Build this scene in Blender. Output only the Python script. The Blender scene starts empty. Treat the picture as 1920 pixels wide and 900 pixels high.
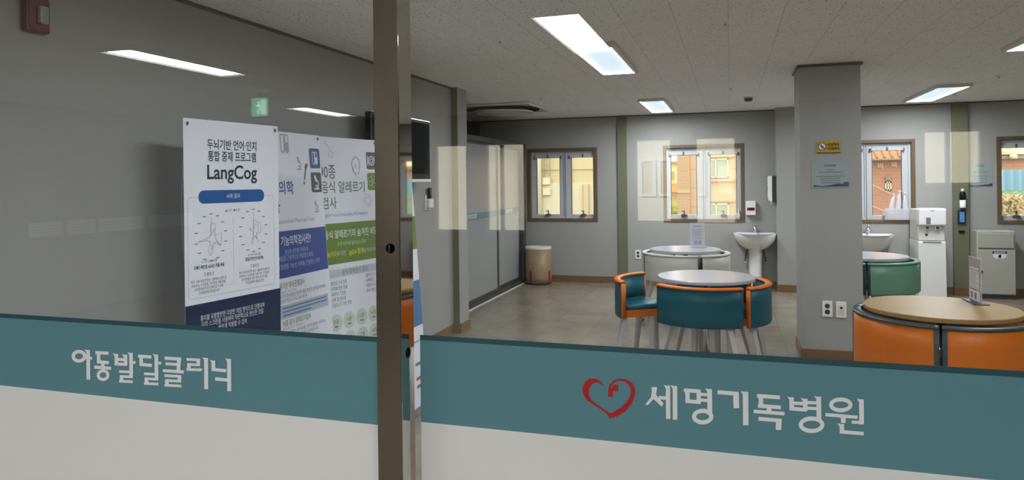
import bpy, bmesh, math, random
from mathutils import Vector, Matrix
S = bpy.context.scene
COL = S.collection
PI = math.pi
random.seed(7)

# ------------------------------------------------------------------ camera
F_PX, YAW, ROLL, HORIZON = 1300.0, math.atan(409 / 1300.0), 0.0118, 341.0
CAM_H = 1.5
cam = bpy.data.cameras.new('camera')
cam.sensor_width = 36.0
cam.lens = 36.0 * F_PX / 1920.0
cam.shift_y = -(450.0 - HORIZON) / 1920.0
cam.clip_start = 0.02
cam_ob = bpy.data.objects.new('camera', cam)
COL.objects.link(cam_ob)
r_ = Vector((math.cos(YAW), math.sin(YAW), 0)); u_ = Vector((0, 0, 1)); f_ = Vector((-math.sin(YAW), math.cos(YAW), 0))
cx_ = math.cos(ROLL) * r_ - math.sin(ROLL) * u_
cy_ = math.sin(ROLL) * r_ + math.cos(ROLL) * u_
cam_ob.matrix_world = Matrix(((cx_.x, cy_.x, -f_.x, 0), (cx_.y, cy_.y, -f_.y, 0), (cx_.z, cy_.z, -f_.z, CAM_H), (0, 0, 0, 1)))
S.camera = cam_ob

# ------------------------------------------------------------------ sky and exposure
world = bpy.data.worlds.new('overcast_sky')
S.world = world
world.use_nodes = True
bg = world.node_tree.nodes['Background']
bg.inputs['Color'].default_value = (1.0, 0.97, 0.90, 1)
bg.inputs['Strength'].default_value = 3.0
S.view_settings.view_transform = 'Standard'
S.view_settings.look = 'None'
S.view_settings.gamma = 1.0
S.view_settings.use_curve_mapping = False
S.view_settings.exposure = 0.0
S.cycles.use_denoising = True
S.cycles.max_bounces = 10
S.cycles.transparent_max_bounces = 24
S.cycles.caustics_reflective = False
S.cycles.sample_clamp_indirect = 6.0
LAMP_W = 28.0          # power of each ceiling panel
PANEL_E = 0.8          # glow of the diffusers
HALL_W = 62.0          # power of the hall's panels
sun = bpy.data.lights.new('sun', 'SUN'); sun.energy = 20.0; sun.angle = 0.02; sun.color = (1.0, 0.95, 0.86)
sun_ob = bpy.data.objects.new('sun', sun); COL.objects.link(sun_ob)
sun_ob.rotation_euler = Vector((1.0, -1.0, -math.tan(math.radians(35)) * math.sqrt(2))).to_track_quat('-Z', 'Y').to_euler()

# ------------------------------------------------------------------ materials
def lin(c):
    c = c / 255.0
    return c / 12.92 if c <= 0.04045 else ((c + 0.055) / 1.055) ** 2.4
def rgb(r, g, b): return (lin(r), lin(g), lin(b), 1.0)
def nodemat(name):
    m = bpy.data.materials.new(name); m.use_nodes = True
    nt = m.node_tree
    return m, nt, nt.nodes['Principled BSDF'], nt.nodes['Material Output']
def N(nt, t, **kw):
    n = nt.nodes.new(t)
    for k, v in kw.items(): setattr(n, k, v)
    return n
def mat(name, c, rough=0.5, metal=0.0, noise=0.0, nscale=40.0, bump=0.0, spec=0.5, emit=0.0, coat=0.0):
    """Plain paint / plastic / metal with a little procedural mottling."""
    m, nt, p, out = nodemat(name)
    p.inputs['Base Color'].default_value = c
    p.inputs['Roughness'].default_value = rough
    p.inputs['Metallic'].default_value = metal
    p.inputs['Specular IOR Level'].default_value = spec
    p.inputs['Coat Weight'].default_value = coat
    if emit:
        p.inputs['Emission Color'].default_value = c
        p.inputs['Emission Strength'].default_value = emit
    tc = N(nt, 'ShaderNodeTexCoord')
    nz = N(nt, 'ShaderNodeTexNoise'); nz.inputs['Scale'].default_value = nscale; nz.inputs['Detail'].default_value = 3
    nt.links.new(tc.outputs['Object'], nz.inputs['Vector'])
    if noise:
        mx = N(nt, 'ShaderNodeMix', data_type='RGBA', blend_type='MIX')
        mx.inputs['A'].default_value = tuple(x * (1 - noise) for x in c[:3]) + (1,)
        mx.inputs['B'].default_value = tuple(min(1, x * (1 + noise)) for x in c[:3]) + (1,)
        nt.links.new(nz.outputs['Fac'], mx.inputs['Factor'])
        nt.links.new(mx.outputs['Result'], p.inputs['Base Color'])
    if bump:
        bp = N(nt, 'ShaderNodeBump'); bp.inputs['Strength'].default_value = bump; bp.inputs['Distance'].default_value = 0.002
        nt.links.new(nz.outputs['Fac'], bp.inputs['Height']); nt.links.new(bp.outputs['Normal'], p.inputs['Normal'])
    return m
def woodmat(name, c1, c2, rough=0.4, axis=0, scale=6.0):
    m, nt, p, out = nodemat(name)
    tc = N(nt, 'ShaderNodeTexCoord'); mp = N(nt, 'ShaderNodeMapping')
    sc = [scale * 6] * 3; sc[axis] = scale * 0.5
    mp.inputs['Scale'].default_value = sc
    nz = N(nt, 'ShaderNodeTexNoise'); nz.inputs['Scale'].default_value = 1.5; nz.inputs['Detail'].default_value = 5; nz.inputs['Distortion'].default_value = 0.6
    mx = N(nt, 'ShaderNodeMix', data_type='RGBA')
    mx.inputs['A'].default_value = c1; mx.inputs['B'].default_value = c2
    nt.links.new(tc.outputs['Object'], mp.inputs['Vector']); nt.links.new(mp.outputs['Vector'], nz.inputs['Vector'])
    nt.links.new(nz.outputs['Fac'], mx.inputs['Factor']); nt.links.new(mx.outputs['Result'], p.inputs['Base Color'])
    p.inputs['Roughness'].default_value = rough
    return m
def brickmat(name, c1, c2, mortar, w, h, msize=0.01, rough=0.7, offset=0.5, plane='xz', spec=0.3):
    m, nt, p, out = nodemat(name)
    tc = N(nt, 'ShaderNodeTexCoord'); sp = N(nt, 'ShaderNodeSeparateXYZ'); cb = N(nt, 'ShaderNodeCombineXYZ')
    nt.links.new(tc.outputs['Object'], sp.inputs[0])
    a, b = plane
    nt.links.new(sp.outputs[a.upper()], cb.inputs['X']); nt.links.new(sp.outputs[b.upper()], cb.inputs['Y'])
    br = N(nt, 'ShaderNodeTexBrick'); br.offset = offset
    br.inputs['Color1'].default_value = c1; br.inputs['Color2'].default_value = c2; br.inputs['Mortar'].default_value = mortar
    br.inputs['Scale'].default_value = 1.0; br.inputs['Mortar Size'].default_value = msize
    br.inputs['Brick Width'].default_value = w; br.inputs['Row Height'].default_value = h
    nt.links.new(cb.outputs[0], br.inputs['Vector']); nt.links.new(br.outputs['Color'], p.inputs['Base Color'])
    p.inputs['Roughness'].default_value = rough; p.inputs['Specular IOR Level'].default_value = spec
    return m
def glassmat(name, tint=(1, 1, 1, 1), boost=1.0):
    """Sheet glass: what passes through and what it mirrors, by the angle of view (same on both faces)."""
    m, nt, p, out = nodemat(name)
    nt.nodes.remove(p)
    geo = N(nt, 'ShaderNodeNewGeometry')
    ior = N(nt, 'ShaderNodeMix', data_type='FLOAT'); ior.inputs['A'].default_value = 1.5; ior.inputs['B'].default_value = 1 / 1.5
    nt.links.new(geo.outputs['Backfacing'], ior.inputs['Factor'])
    fr = N(nt, 'ShaderNodeFresnel'); nt.links.new(ior.outputs['Result'], fr.inputs['IOR'])
    ml = N(nt, 'ShaderNodeMath', operation='MULTIPLY'); ml.inputs[1].default_value = boost; ml.use_clamp = True
    nt.links.new(fr.outputs['Fac'], ml.inputs[0])
    tr = N(nt, 'ShaderNodeBsdfTransparent'); tr.inputs['Color'].default_value = tint
    gl = N(nt, 'ShaderNodeBsdfGlossy'); gl.inputs['Roughness'].default_value = 0.0; gl.inputs['Color'].default_value = (1, 1, 1, 1)
    mx = N(nt, 'ShaderNodeMixShader')
    nt.links.new(ml.outputs[0], mx.inputs['Fac']); nt.links.new(tr.outputs[0], mx.inputs[1]); nt.links.new(gl.outputs[0], mx.inputs[2])
    nt.links.new(mx.outputs[0], out.inputs['Surface'])
    return m
def sheer(name, c, opac, rough=0.4):
    """Thin milky film or plastic: part of the light goes straight through."""
    m, nt, p, out = nodemat(name)
    p.inputs['Base Color'].default_value = c; p.inputs['Roughness'].default_value = rough
    tr = N(nt, 'ShaderNodeBsdfTransparent'); mx = N(nt, 'ShaderNodeMixShader'); mx.inputs['Fac'].default_value = opac
    nt.links.new(tr.outputs[0], mx.inputs[1]); nt.links.new(p.outputs[0], mx.inputs[2]); nt.links.new(mx.outputs[0], out.inputs['Surface'])
    return m
def frosted(name, c, trans=0.35, rough=0.3):
    m, nt, p, out = nodemat(name)
    p.inputs['Base Color'].default_value = c; p.inputs['Roughness'].default_value = rough
    tl = N(nt, 'ShaderNodeBsdfTranslucent'); tl.inputs['Color'].default_value = c
    mx = N(nt, 'ShaderNodeMixShader'); mx.inputs['Fac'].default_value = trans
    nt.links.new(p.outputs[0], mx.inputs[1]); nt.links.new(tl.outputs[0], mx.inputs[2]); nt.links.new(mx.outputs[0], out.inputs['Surface'])
    return m

def ceilmat():
    m, nt, p, out = nodemat('ceiling_tile')
    tc = N(nt, 'ShaderNodeTexCoord')
    vo = N(nt, 'ShaderNodeTexVoronoi'); vo.inputs['Scale'].default_value = 42; vo.inputs['Randomness'].default_value = 1
    nz = N(nt, 'ShaderNodeTexNoise'); nz.inputs['Scale'].default_value = 70; nz.inputs['Detail'].default_value = 2
    nt.links.new(tc.outputs['Object'], vo.inputs['Vector']); nt.links.new(tc.outputs['Object'], nz.inputs['Vector'])
    a = N(nt, 'ShaderNodeMath', operation='MULTIPLY_ADD'); a.inputs[1].default_value = 0.75; a.inputs[2].default_value = 0.0
    nt.links.new(nz.outputs['Fac'], a.inputs[0])
    s = N(nt, 'ShaderNodeMath', operation='ADD'); nt.links.new(vo.outputs['Distance'], s.inputs[0]); nt.links.new(a.outputs[0], s.inputs[1])
    rp = N(nt, 'ShaderNodeValToRGB')
    rp.color_ramp.elements[0].position = 0.50; rp.color_ramp.elements[0].color = (0.30, 0.285, 0.27, 1)
    rp.color_ramp.elements[1].position = 0.57; rp.color_ramp.elements[1].color = (0.915, 0.908, 0.885, 1)
    nt.links.new(s.outputs[0], rp.inputs['Fac'])
    br = N(nt, 'ShaderNodeTexBrick'); br.offset = 0.5
    br.inputs['Color1'].default_value = (1, 1, 1, 1); br.inputs['Color2'].default_value = (0.97, 0.97, 0.97, 1); br.inputs['Mortar'].default_value = (0.62, 0.61, 0.6, 1)
    br.inputs['Scale'].default_value = 1; br.inputs['Mortar Size'].default_value = 0.0015; br.inputs['Brick Width'].default_value = 0.6; br.inputs['Row Height'].default_value = 0.3
    mp = N(nt, 'ShaderNodeMapping'); mp.inputs['Rotation'].default_value = (0, 0, PI / 2)
    nt.links.new(tc.outputs['Object'], mp.inputs['Vector']); nt.links.new(mp.outputs[0], br.inputs['Vector'])
    mx = N(nt, 'ShaderNodeMix', data_type='RGBA', blend_type='MULTIPLY'); mx.inputs['Factor'].default_value = 1
    nt.links.new(rp.outputs['Color'], mx.inputs['A']); nt.links.new(br.outputs['Color'], mx.inputs['B'])
    nt.links.new(mx.outputs['Result'], p.inputs['Base Color'])
    bp = N(nt, 'ShaderNodeBump'); bp.inputs['Strength'].default_value = 0.25; bp.inputs['Distance'].default_value = 0.003
    nt.links.new(s.outputs[0], bp.inputs['Height']); nt.links.new(bp.outputs[0], p.inputs['Normal'])
    p.inputs['Roughness'].default_value = 0.9; p.inputs['Specular IOR Level'].default_value = 0.15
    return m
def floormat():
    m, nt, p, out = nodemat('vinyl_floor')
    tc = N(nt, 'ShaderNodeTexCoord')
    nz = N(nt, 'ShaderNodeTexNoise'); nz.inputs['Scale'].default_value = 3.0; nz.inputs['Detail'].default_value = 6; nz.inputs['Roughness'].default_value = 0.65
    nt.links.new(tc.outputs['Object'], nz.inputs['Vector'])
    rp = N(nt, 'ShaderNodeValToRGB')
    rp.color_ramp.elements[0].position = 0.3; rp.color_ramp.elements[0].color = (0.225, 0.195, 0.157, 1)
    rp.color_ramp.elements[1].position = 0.7; rp.color_ramp.elements[1].color = (0.325, 0.285, 0.233, 1)
    nt.links.new(nz.outputs['Fac'], rp.inputs['Fac'])
    br = N(nt, 'ShaderNodeTexBrick'); br.offset = 0.0
    br.inputs['Color1'].default_value = (1, 1, 1, 1); br.inputs['Color2'].default_value = (0.93, 0.93, 0.93, 1); br.inputs['Mortar'].default_value = (0.6, 0.58, 0.55, 1)
    br.inputs['Scale'].default_value = 1; br.inputs['Mortar Size'].default_value = 0.002; br.inputs['Brick Width'].default_value = 0.45; br.inputs['Row Height'].default_value = 0.45
    nt.links.new(tc.outputs['Object'], br.inputs['Vector'])
    mx = N(nt, 'ShaderNodeMix', data_type='RGBA', blend_type='MULTIPLY'); mx.inputs['Factor'].default_value = 1
    nt.links.new(rp.outputs['Color'], mx.inputs['A']); nt.links.new(br.outputs['Color'], mx.inputs['B'])
    nt.links.new(mx.outputs['Result'], p.inputs['Base Color'])
    n2 = N(nt, 'ShaderNodeTexNoise'); n2.inputs['Scale'].default_value = 9; n2.inputs['Detail'].default_value = 2
    nt.links.new(tc.outputs['Object'], n2.inputs['Vector'])
    bp = N(nt, 'ShaderNodeBump'); bp.inputs['Strength'].default_value = 0.06; bp.inputs['Distance'].default_value = 0.004
    nt.links.new(n2.outputs['Fac'], bp.inputs['Height']); nt.links.new(bp.outputs[0], p.inputs['Normal'])
    p.inputs['Roughness'].default_value = 0.2; p.inputs['Specular IOR Level'].default_value = 0.8
    return m
def steelmat(name, c, rough, brush=0.15, axis=2):
    m, nt, p, out = nodemat(name)
    tc = N(nt, 'ShaderNodeTexCoord'); mp = N(nt, 'ShaderNodeMapping'); sc = [900, 900, 900]; sc[axis] = 900
    sc = [4, 4, 4]; sc[2] = 500
    mp.inputs['Scale'].default_value = sc
    nz = N(nt, 'ShaderNodeTexNoise'); nz.inputs['Scale'].default_value = 1; nz.inputs['Detail'].default_value = 2
    nt.links.new(tc.outputs['Object'], mp.inputs['Vector']); nt.links.new(mp.outputs[0], nz.inputs['Vector'])
    bp = N(nt, 'ShaderNodeBump'); bp.inputs['Strength'].default_value = brush; bp.inputs['Distance'].default_value = 0.0004
    nt.links.new(nz.outputs['Fac'], bp.inputs['Height']); nt.links.new(bp.outputs[0], p.inputs['Normal'])
    p.inputs['Base Color'].default_value = c; p.inputs['Metallic'].default_value = 1; p.inputs['Roughness'].default_value = rough
    return m

M = {}
M['wall'] = mat('wall_paint', (0.385, 0.385, 0.375, 1), 0.75, noise=0.03, nscale=30, bump=0.06, spec=0.25)
M['wall_hall'] = mat('hall_wall_paint', (0.26, 0.26, 0.25, 1), 0.8, noise=0.03, nscale=20, spec=0.2)
M['olive'] = mat('olive_steel_paint', rgb(112, 114, 92), 0.5, noise=0.03)
M['ceil'] = ceilmat()
M['floor'] = floormat()
M['base_wood'] = woodmat('baseboard_wood', rgb(132, 100, 66), rgb(112, 82, 52), 0.4)
M['casing'] = woodmat('window_casing_wood', rgb(118, 96, 70), rgb(98, 78, 58), 0.45)
M['pvc'] = mat('grey_window_frame', rgb(204, 208, 214), 0.4, noise=0.02)
M['pvc_dark'] = mat('grey_seal', rgb(92, 96, 100), 0.5, noise=0.02)
M['white'] = mat('white_plastic', rgb(244, 244, 246), 0.35, noise=0.015)
M['offwhite'] = mat('offwhite_plastic', rgb(222, 220, 208), 0.4, noise=0.02)
M['ceramic'] = mat('white_ceramic', rgb(240, 241, 243), 0.12, noise=0.01, coat=0.3)
M['chrome'] = mat('chrome', (0.78, 0.78, 0.80, 1), 0.12, metal=1.0, noise=0.02)
M['leg'] = mat('silver_leg_paint', (0.62, 0.62, 0.63, 1), 0.35, metal=0.35, noise=0.03)
M['black'] = mat('black_plastic', rgb(18, 18, 20), 0.4, spec=0.25, noise=0.05)
M['void'] = mat('dark_opening', rgb(6, 6, 7), 0.9, spec=0.0, noise=0.05)
M['darkgrey'] = mat('dark_grey_plastic', rgb(62, 64, 68), 0.4, noise=0.03)
M['grey_frame'] = mat('grey_aluminium', rgb(82, 82, 80), 0.38, metal=0.5, noise=0.03)
M['steel_front'] = steelmat('brushed_steel', (0.20, 0.176, 0.148, 1), 0.24, 0.25)
M['steel_side'] = steelmat('polished_steel', (0.62, 0.60, 0.56, 1), 0.03, 0.01)
M['glass'] = glassmat('clear_glass', (0.97, 0.985, 0.98, 1))
M['win_glass'] = glassmat('window_glass', (0.97, 0.98, 0.98, 1), 0.6)
M['teal_film'] = mat('teal_film', rgb(90, 138, 149), 0.42, noise=0.05, nscale=160, spec=0.4)
M['teal_dark'] = mat('doubled_edge_teal', rgb(40, 80, 88), 0.42, noise=0.04, nscale=160, spec=0.4)
M['white_film'] = frosted('frosted_white_film', rgb(238, 238, 237), 0.12, 0.45)
M['letter_white'] = mat('white_lettering_film', rgb(232, 234, 238), 0.45, noise=0.01)
M['logo_red'] = mat('red_logo_film', rgb(176, 22, 30), 0.4, noise=0.03)
M['teal_leather'] = mat('teal_leather', rgb(0, 86, 102), 0.42, spec=0.3, noise=0.08, nscale=25, bump=0.08)
M['orange_leather'] = mat('orange_leather', rgb(214, 110, 16), 0.42, spec=0.35, noise=0.08, nscale=25, bump=0.08)
M['slate_leather'] = mat('slate_teal_leather', rgb(48, 74, 82), 0.36, noise=0.06, nscale=25, bump=0.08)
M['cream_leather'] = mat('cream_leather', rgb(218, 218, 212), 0.42, noise=0.04, nscale=25, bump=0.06)
M['black_leather'] = mat('black_leather', rgb(26, 26, 28), 0.4, noise=0.06, nscale=25, bump=0.06)
M['green_leather'] = mat('mint_green_leather', rgb(104, 156, 130), 0.4, noise=0.05, nscale=25, bump=0.06)
M['dkteal_leather'] = mat('deep_teal_leather', rgb(22, 52, 60), 0.4, noise=0.06, nscale=25, bump=0.06)
M['top_white'] = mat('white_laminate', rgb(192, 192, 204), 0.22, noise=0.015, nscale=15)
M['top_wood'] = woodmat('maple_laminate', rgb(170, 138, 90), rgb(156, 124, 76), 0.4, axis=0, scale=5)
M['top_wood'].node_tree.nodes['Principled BSDF'].inputs['Specular IOR Level'].default_value = 0.2
M['gloss_white'] = mat('glossy_white_plastic', rgb(240, 240, 236), 0.16, coat=0.6, noise=0.01)
M['bin_wood'] = woodmat('beige_wood_veneer', rgb(158, 136, 106), rgb(142, 120, 92), 0.45, axis=2, scale=5)
M['red'] = mat('red_plastic', rgb(158, 24, 34), 0.4, noise=0.03)
M['dark_red'] = mat('dark_red_plastic', rgb(98, 3, 11), 0.35, noise=0.03)
M['clear_lens'] = mat('milky_lens', rgb(160, 162, 162), 0.2, noise=0.03)
M['cab'] = mat('grey_beige_steel_paint', rgb(180, 180, 170), 0.45, noise=0.02)
M['cab_dark'] = mat('shadow_gap_grey', rgb(112, 112, 104), 0.5, noise=0.02)
M['panel'] = mat('lamp_diffuser', (0.74, 0.88, 1.0, 1), 0.5, emit=PANEL_E, noise=0.0)
M['exit_green'] = mat('exit_sign_green', (0.16, 0.62, 0.36, 1), 0.5, emit=3.2)
M['exit_white'] = mat('exit_sign_white', (0.62, 0.95, 0.78, 1), 0.5, emit=4.0)
M['paper'] = mat('banner_sheet', rgb(240, 243, 254), 0.55, noise=0.012, nscale=8)
M['navy'] = mat('navy_print', rgb(8, 36, 80), 0.5, noise=0.03)
M['ink'] = mat('dark_slate_ink', rgb(38, 54, 72), 0.6, noise=0.02)
M['ink_grey'] = mat('grey_ink', rgb(122, 124, 136), 0.6, noise=0.02)
M['ink_light'] = mat('pale_grey_ink', rgb(178, 182, 194), 0.6, noise=0.02)
M['ink_brown'] = mat('brown_grey_ink', rgb(104, 98, 96), 0.6, noise=0.02)
M['ink_blue'] = mat('royal_blue_print', rgb(58, 84, 156), 0.5, noise=0.02)
M['pill_blue'] = mat('strong_blue_print', rgb(26, 92, 164), 0.5, noise=0.02)
M['ink_green'] = mat('olive_green_print', rgb(112, 142, 60), 0.5, noise=0.02)
M['ink_dgreen'] = mat('dark_green_ink', rgb(96, 120, 66), 0.5, noise=0.02)
M['ink_yellow'] = mat('yellow_ink', rgb(232, 214, 40), 0.5, noise=0.02)
M['ink_red'] = mat('red_line_ink', rgb(196, 96, 96), 0.5, noise=0.02)
M['ink_white'] = mat('white_ink', rgb(238, 240, 248), 0.5, noise=0.01)
M['pale_blue'] = mat('pale_blue_print', rgb(186, 198, 220), 0.5, noise=0.02)
M['pale_grey'] = mat('pale_grey_print', rgb(206, 208, 218), 0.5, noise=0.02)
M['pale_green'] = mat('pale_green_print', rgb(212, 222, 208), 0.5, noise=0.02)
M['mid_blue'] = mat('mid_blue_print', rgb(86, 132, 182), 0.5, noise=0.02)
M['yellow_sign'] = mat('yellow_sign', rgb(190, 160, 20), 0.4, noise=0.02)
M['brown_ink'] = mat('brown_ink', rgb(74, 46, 22), 0.5, noise=0.02)
M['notice'] = mat('pale_notice_paper', rgb(160, 172, 174), 0.25, noise=0.06, nscale=6)
M['notice_dark'] = mat('notice_dark_blue', rgb(62, 84, 98), 0.3, noise=0.05)
M['acrylic'] = sheer('clear_acrylic', rgb(236, 236, 246), 0.35, 0.1)
M['bag'] = sheer('translucent_plastic_cup', rgb(240, 240, 248), 0.72, 0.35)
M['pink_grey'] = mat('pinkish_grey_print', rgb(186, 172, 170), 0.5, noise=0.02)
M['lcd'] = mat('blue_display', rgb(96, 150, 200), 0.2, noise=0.1, nscale=120)
M['screen'] = mat('dark_screen', rgb(12, 18, 21), 0.5, spec=0.03, noise=0.02)
M['frost_door'] = frosted('frosted_door_glass', rgb(160, 163, 164), 0.06, 0.28)
M['ac_disc'] = mat('perforated_grey_plastic', rgb(186, 184, 172), 0.5, noise=0.12, nscale=300)
# outside
M['cream_wall'] = mat('cream_render', (0.62, 0.52, 0.30, 1), 0.8, noise=0.04, nscale=2)
M['pale_wall'] = mat('pale_cream_render', (0.68, 0.61, 0.43, 1), 0.8, noise=0.04, nscale=2)
M['cream_line'] = mat('ochre_line', (0.50, 0.39, 0.20, 1), 0.8, noise=0.04)
M['pink_tile'] = brickmat('pink_tile_cladding', (0.66, 0.45, 0.27, 1), (0.64, 0.44, 0.27, 1), (0.52, 0.36, 0.22, 1), 0.75, 0.45, 0.012, 0.8, 0.0)
M['pink_brick'] = brickmat('pink_brick', (0.60, 0.40, 0.25, 1), (0.57, 0.38, 0.24, 1), (0.62, 0.44, 0.29, 1), 0.22, 0.075, 0.01, 0.8)
M['red_brick'] = brickmat('red_brick', (0.54, 0.27, 0.18, 1), (0.51, 0.26, 0.17, 1), (0.55, 0.31, 0.22, 1), 0.22, 0.075, 0.008, 0.8)
M['roof_orange'] = mat('orange_roof_tile', (0.62, 0.30, 0.14, 1), 0.7, noise=0.15, nscale=9)
M['gutter'] = mat('grey_gutter', (0.30, 0.27, 0.22, 1), 0.6, noise=0.05)
M['blue_sheet'] = mat('blue_corrugated_sheet', (0.24, 0.42, 0.52, 1), 0.5, noise=0.05)
M['green_panel'] = mat('green_painted_panel', (0.26, 0.44, 0.26, 1), 0.6, noise=0.06)
M['straw'] = mat('straw_coloured_scrap', (0.58, 0.48, 0.28, 1), 0.8, noise=0.3, nscale=18)
M['plank_wood'] = mat('pale_plank', (0.64, 0.52, 0.32, 1), 0.7, noise=0.06)
M['out_glass'] = mat('outdoor_window_pane', (0.36, 0.42, 0.30, 1), 0.15, noise=0.06)
M['out_frame'] = mat('outdoor_window_frame', (0.70, 0.67, 0.48, 1), 0.5, noise=0.02)
M['asphalt'] = mat('asphalt', (0.22, 0.21, 0.20, 1), 0.9, noise=0.1)
M['shrub'] = mat('shrub_leaves', (0.30, 0.42, 0.10, 1), 0.8, noise=0.3, nscale=12)
M['facade'] = mat('warm_white_facade', (0.72, 0.68, 0.56, 1), 0.8, noise=0.03, nscale=1)
M['sky_white'] = mat('white_blind_cloth', (0.8, 0.78, 0.7, 1), 0.8, noise=0.03)

# ------------------------------------------------------------------ mesh builder
TMP = bpy.data.scenes.new('lettering_bench')      # scratch scene where lettering is turned into meshes
class MB:
    """Gathers boxes, sweeps, prisms and lettering and links them as ONE mesh object."""
    def __init__(self): self.bm = bmesh.new(); self.mats = []
    def mi(self, m):
        m = M[m] if isinstance(m, str) else m
        if m not in self.mats: self.mats.append(m)
        return self.mats.index(m)
    def _add(self, t, m, smooth=False, mtx=None):
        i = self.mi(m)
        if mtx is not None: bmesh.ops.transform(t, matrix=mtx, verts=t.verts)
        vm = {v: self.bm.verts.new(v.co) for v in t.verts}
        for f in t.faces:
            try: nf = self.bm.faces.new([vm[v] for v in f.verts])
            except ValueError: continue
            nf.material_index = i; nf.smooth = smooth
        t.free()
    def box(self, x0, x1, y0, y1, z0, z1, m, bevel=0.0, mtx=None, seg=2):
        t = bmesh.new()
        bmesh.ops.create_cube(t, size=1.0)
        for v in t.verts:
            v.co = Vector(((x0 + x1) / 2 + v.co.x * (x1 - x0), (y0 + y1) / 2 + v.co.y * (y1 - y0), (z0 + z1) / 2 + v.co.z * (z1 - z0)))
        if bevel: bmesh.ops.bevel(t, geom=list(t.edges), offset=bevel, segments=seg, affect='EDGES', profile=0.5)
        self._add(t, m, False, mtx); return self
    def loft(self, rings, m, smooth=True, cap0=True, cap1=True, closed=True, mtx=None):
        t = bmesh.new()
        R = [[t.verts.new(p) for p in ring] for ring in rings]
        n = len(R[0])
        for a, b in zip(R, R[1:]):
            for k in range(n if closed else n - 1):
                try: t.faces.new((a[k], a[(k + 1) % n], b[(k + 1) % n], b[k]))
                except ValueError: pass
        if cap0: t.faces.new(list(reversed(R[0])))
        if cap1: t.faces.new(R[-1])
        bmesh.ops.recalc_face_normals(t, faces=t.faces)
        self._add(t, m, smooth, mtx); return self
    def lathe(self, prof, m, c=(0, 0, 0), n=48, smooth=True, mtx=None, sx=1.0, sy=1.0):
        rings = [[(c[0] + r * sx * math.cos(2 * PI * k / n), c[1] + r * sy * math.sin(2 * PI * k / n), c[2] + z) for k in range(n)] for r, z in prof]
        return self.loft(rings, m, smooth, mtx=mtx)
    def tube(self, pts, r, m, n=10, smooth=True, r1=None):
        pts = [Vector(p) for p in pts]; rings = []
        for i, p in enumerate(pts):
            d = (pts[min(i + 1, len(pts) - 1)] - pts[max(i - 1, 0)]).normalized()
            ref = Vector((0, 0, 1)) if abs(d.z) < 0.9 else Vector((1, 0, 0))
            a = d.cross(ref).normalized(); b = d.cross(a)
            rr = r if r1 is None else r + (r1 - r) * i / (len(pts) - 1)
            rings.append([p + a * rr * math.cos(2 * PI * k / n) + b * rr * math.sin(2 * PI * k / n) for k in range(n)])
        return self.loft(rings, m, smooth)
    def bar(self, p0, p1, w0, w1, m):
        """square tapering bar"""
        p0, p1 = Vector(p0), Vector(p1); d = (p1 - p0).normalized()
        ref = Vector((0, 0, 1)) if abs(d.z) < 0.9 else Vector((p0.x, p0.y, 0)).normalized() if p0.xy.length > 1e-4 else Vector((1, 0, 0))
        a = d.cross(ref).normalized(); b = d.cross(a)
        q = lambda p, w: [p + a * w / 2 + b * w / 2, p - a * w / 2 + b * w / 2, p - a * w / 2 - b * w / 2, p + a * w / 2 - b * w / 2]
        return self.loft([q(p0, w0), q(p1, w1)], m, False)
    def arc(self, prof, a0, a1, m, n=24, smooth=True, c=(0, 0)):
        """a closed (r, z) profile swept round the z axis between two angles"""
        rings = []
        for i in range(n + 1):
            a = a0 + (a1 - a0) * i / n
            rings.append([(c[0] + r * math.cos(a), c[1] + r * math.sin(a), z) for r, z in prof])
        return self.loft(rings, m, smooth)
    def prism(self, poly, z0, z1, m, mtx=None, smooth=False, bevel=0.0):
        t = bmesh.new()
        a = [t.verts.new((x, y, z0)) for x, y in poly]; b = [t.verts.new((x, y, z1)) for x, y in poly]
        n = len(a)
        for k in range(n): t.faces.new((a[k], a[(k + 1) % n], b[(k + 1) % n], b[k]))
        t.faces.new(list(reversed(a))); t.faces.new(b)
        bmesh.ops.recalc_face_normals(t, faces=t.faces)
        if bevel: bmesh.ops.bevel(t, geom=[e for e in t.edges if abs(e.verts[0].co.z - e.verts[1].co.z) < 1e-6], offset=bevel, segments=2, affect='EDGES')
        self._add(t, m, smooth, mtx); return self
    def flat(self, poly, m, z=0.0, mtx=None):
        t = bmesh.new(); f = t.faces.new([t.verts.new((x, y, z)) for x, y in poly]); self._add(t, m, False, mtx); return self
    def disc(self, x, y, r, m, z=0.0, mtx=None, r2=0.0, n=28, ry=None):
        ry = ry or r
        if not r2: return self.flat([(x + r * math.cos(2 * PI * k / n), y + ry * math.sin(2 * PI * k / n)) for k in range(n)], m, z, mtx)
        for k in range(n):
            a, b = 2 * PI * k / n, 2 * PI * (k + 1) / n
            self.flat([(x + r * math.cos(a), y + ry * math.sin(a)), (x + r * math.cos(b), y + ry * math.sin(b)), (x + r2 * math.cos(b), y + r2 * ry / r * math.sin(b)), (x + r2 * math.cos(a), y + r2 * ry / r * math.sin(a))], m, z, mtx)
        return self
    def rrect(self, x0, x1, y0, y1, r, m, z=0.0, mtx=None):
        p = []
        for cx, cy, a0 in ((x1 - r, y1 - r, 0), (x0 + r, y1 - r, PI / 2), (x0 + r, y0 + r, PI), (x1 - r, y0 + r, 1.5 * PI)):
            p += [(cx + r * math.cos(a0 + k * PI / 10), cy + r * math.sin(a0 + k * PI / 10)) for k in range(6)]
        return self.flat(p, m, z, mtx)
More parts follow.
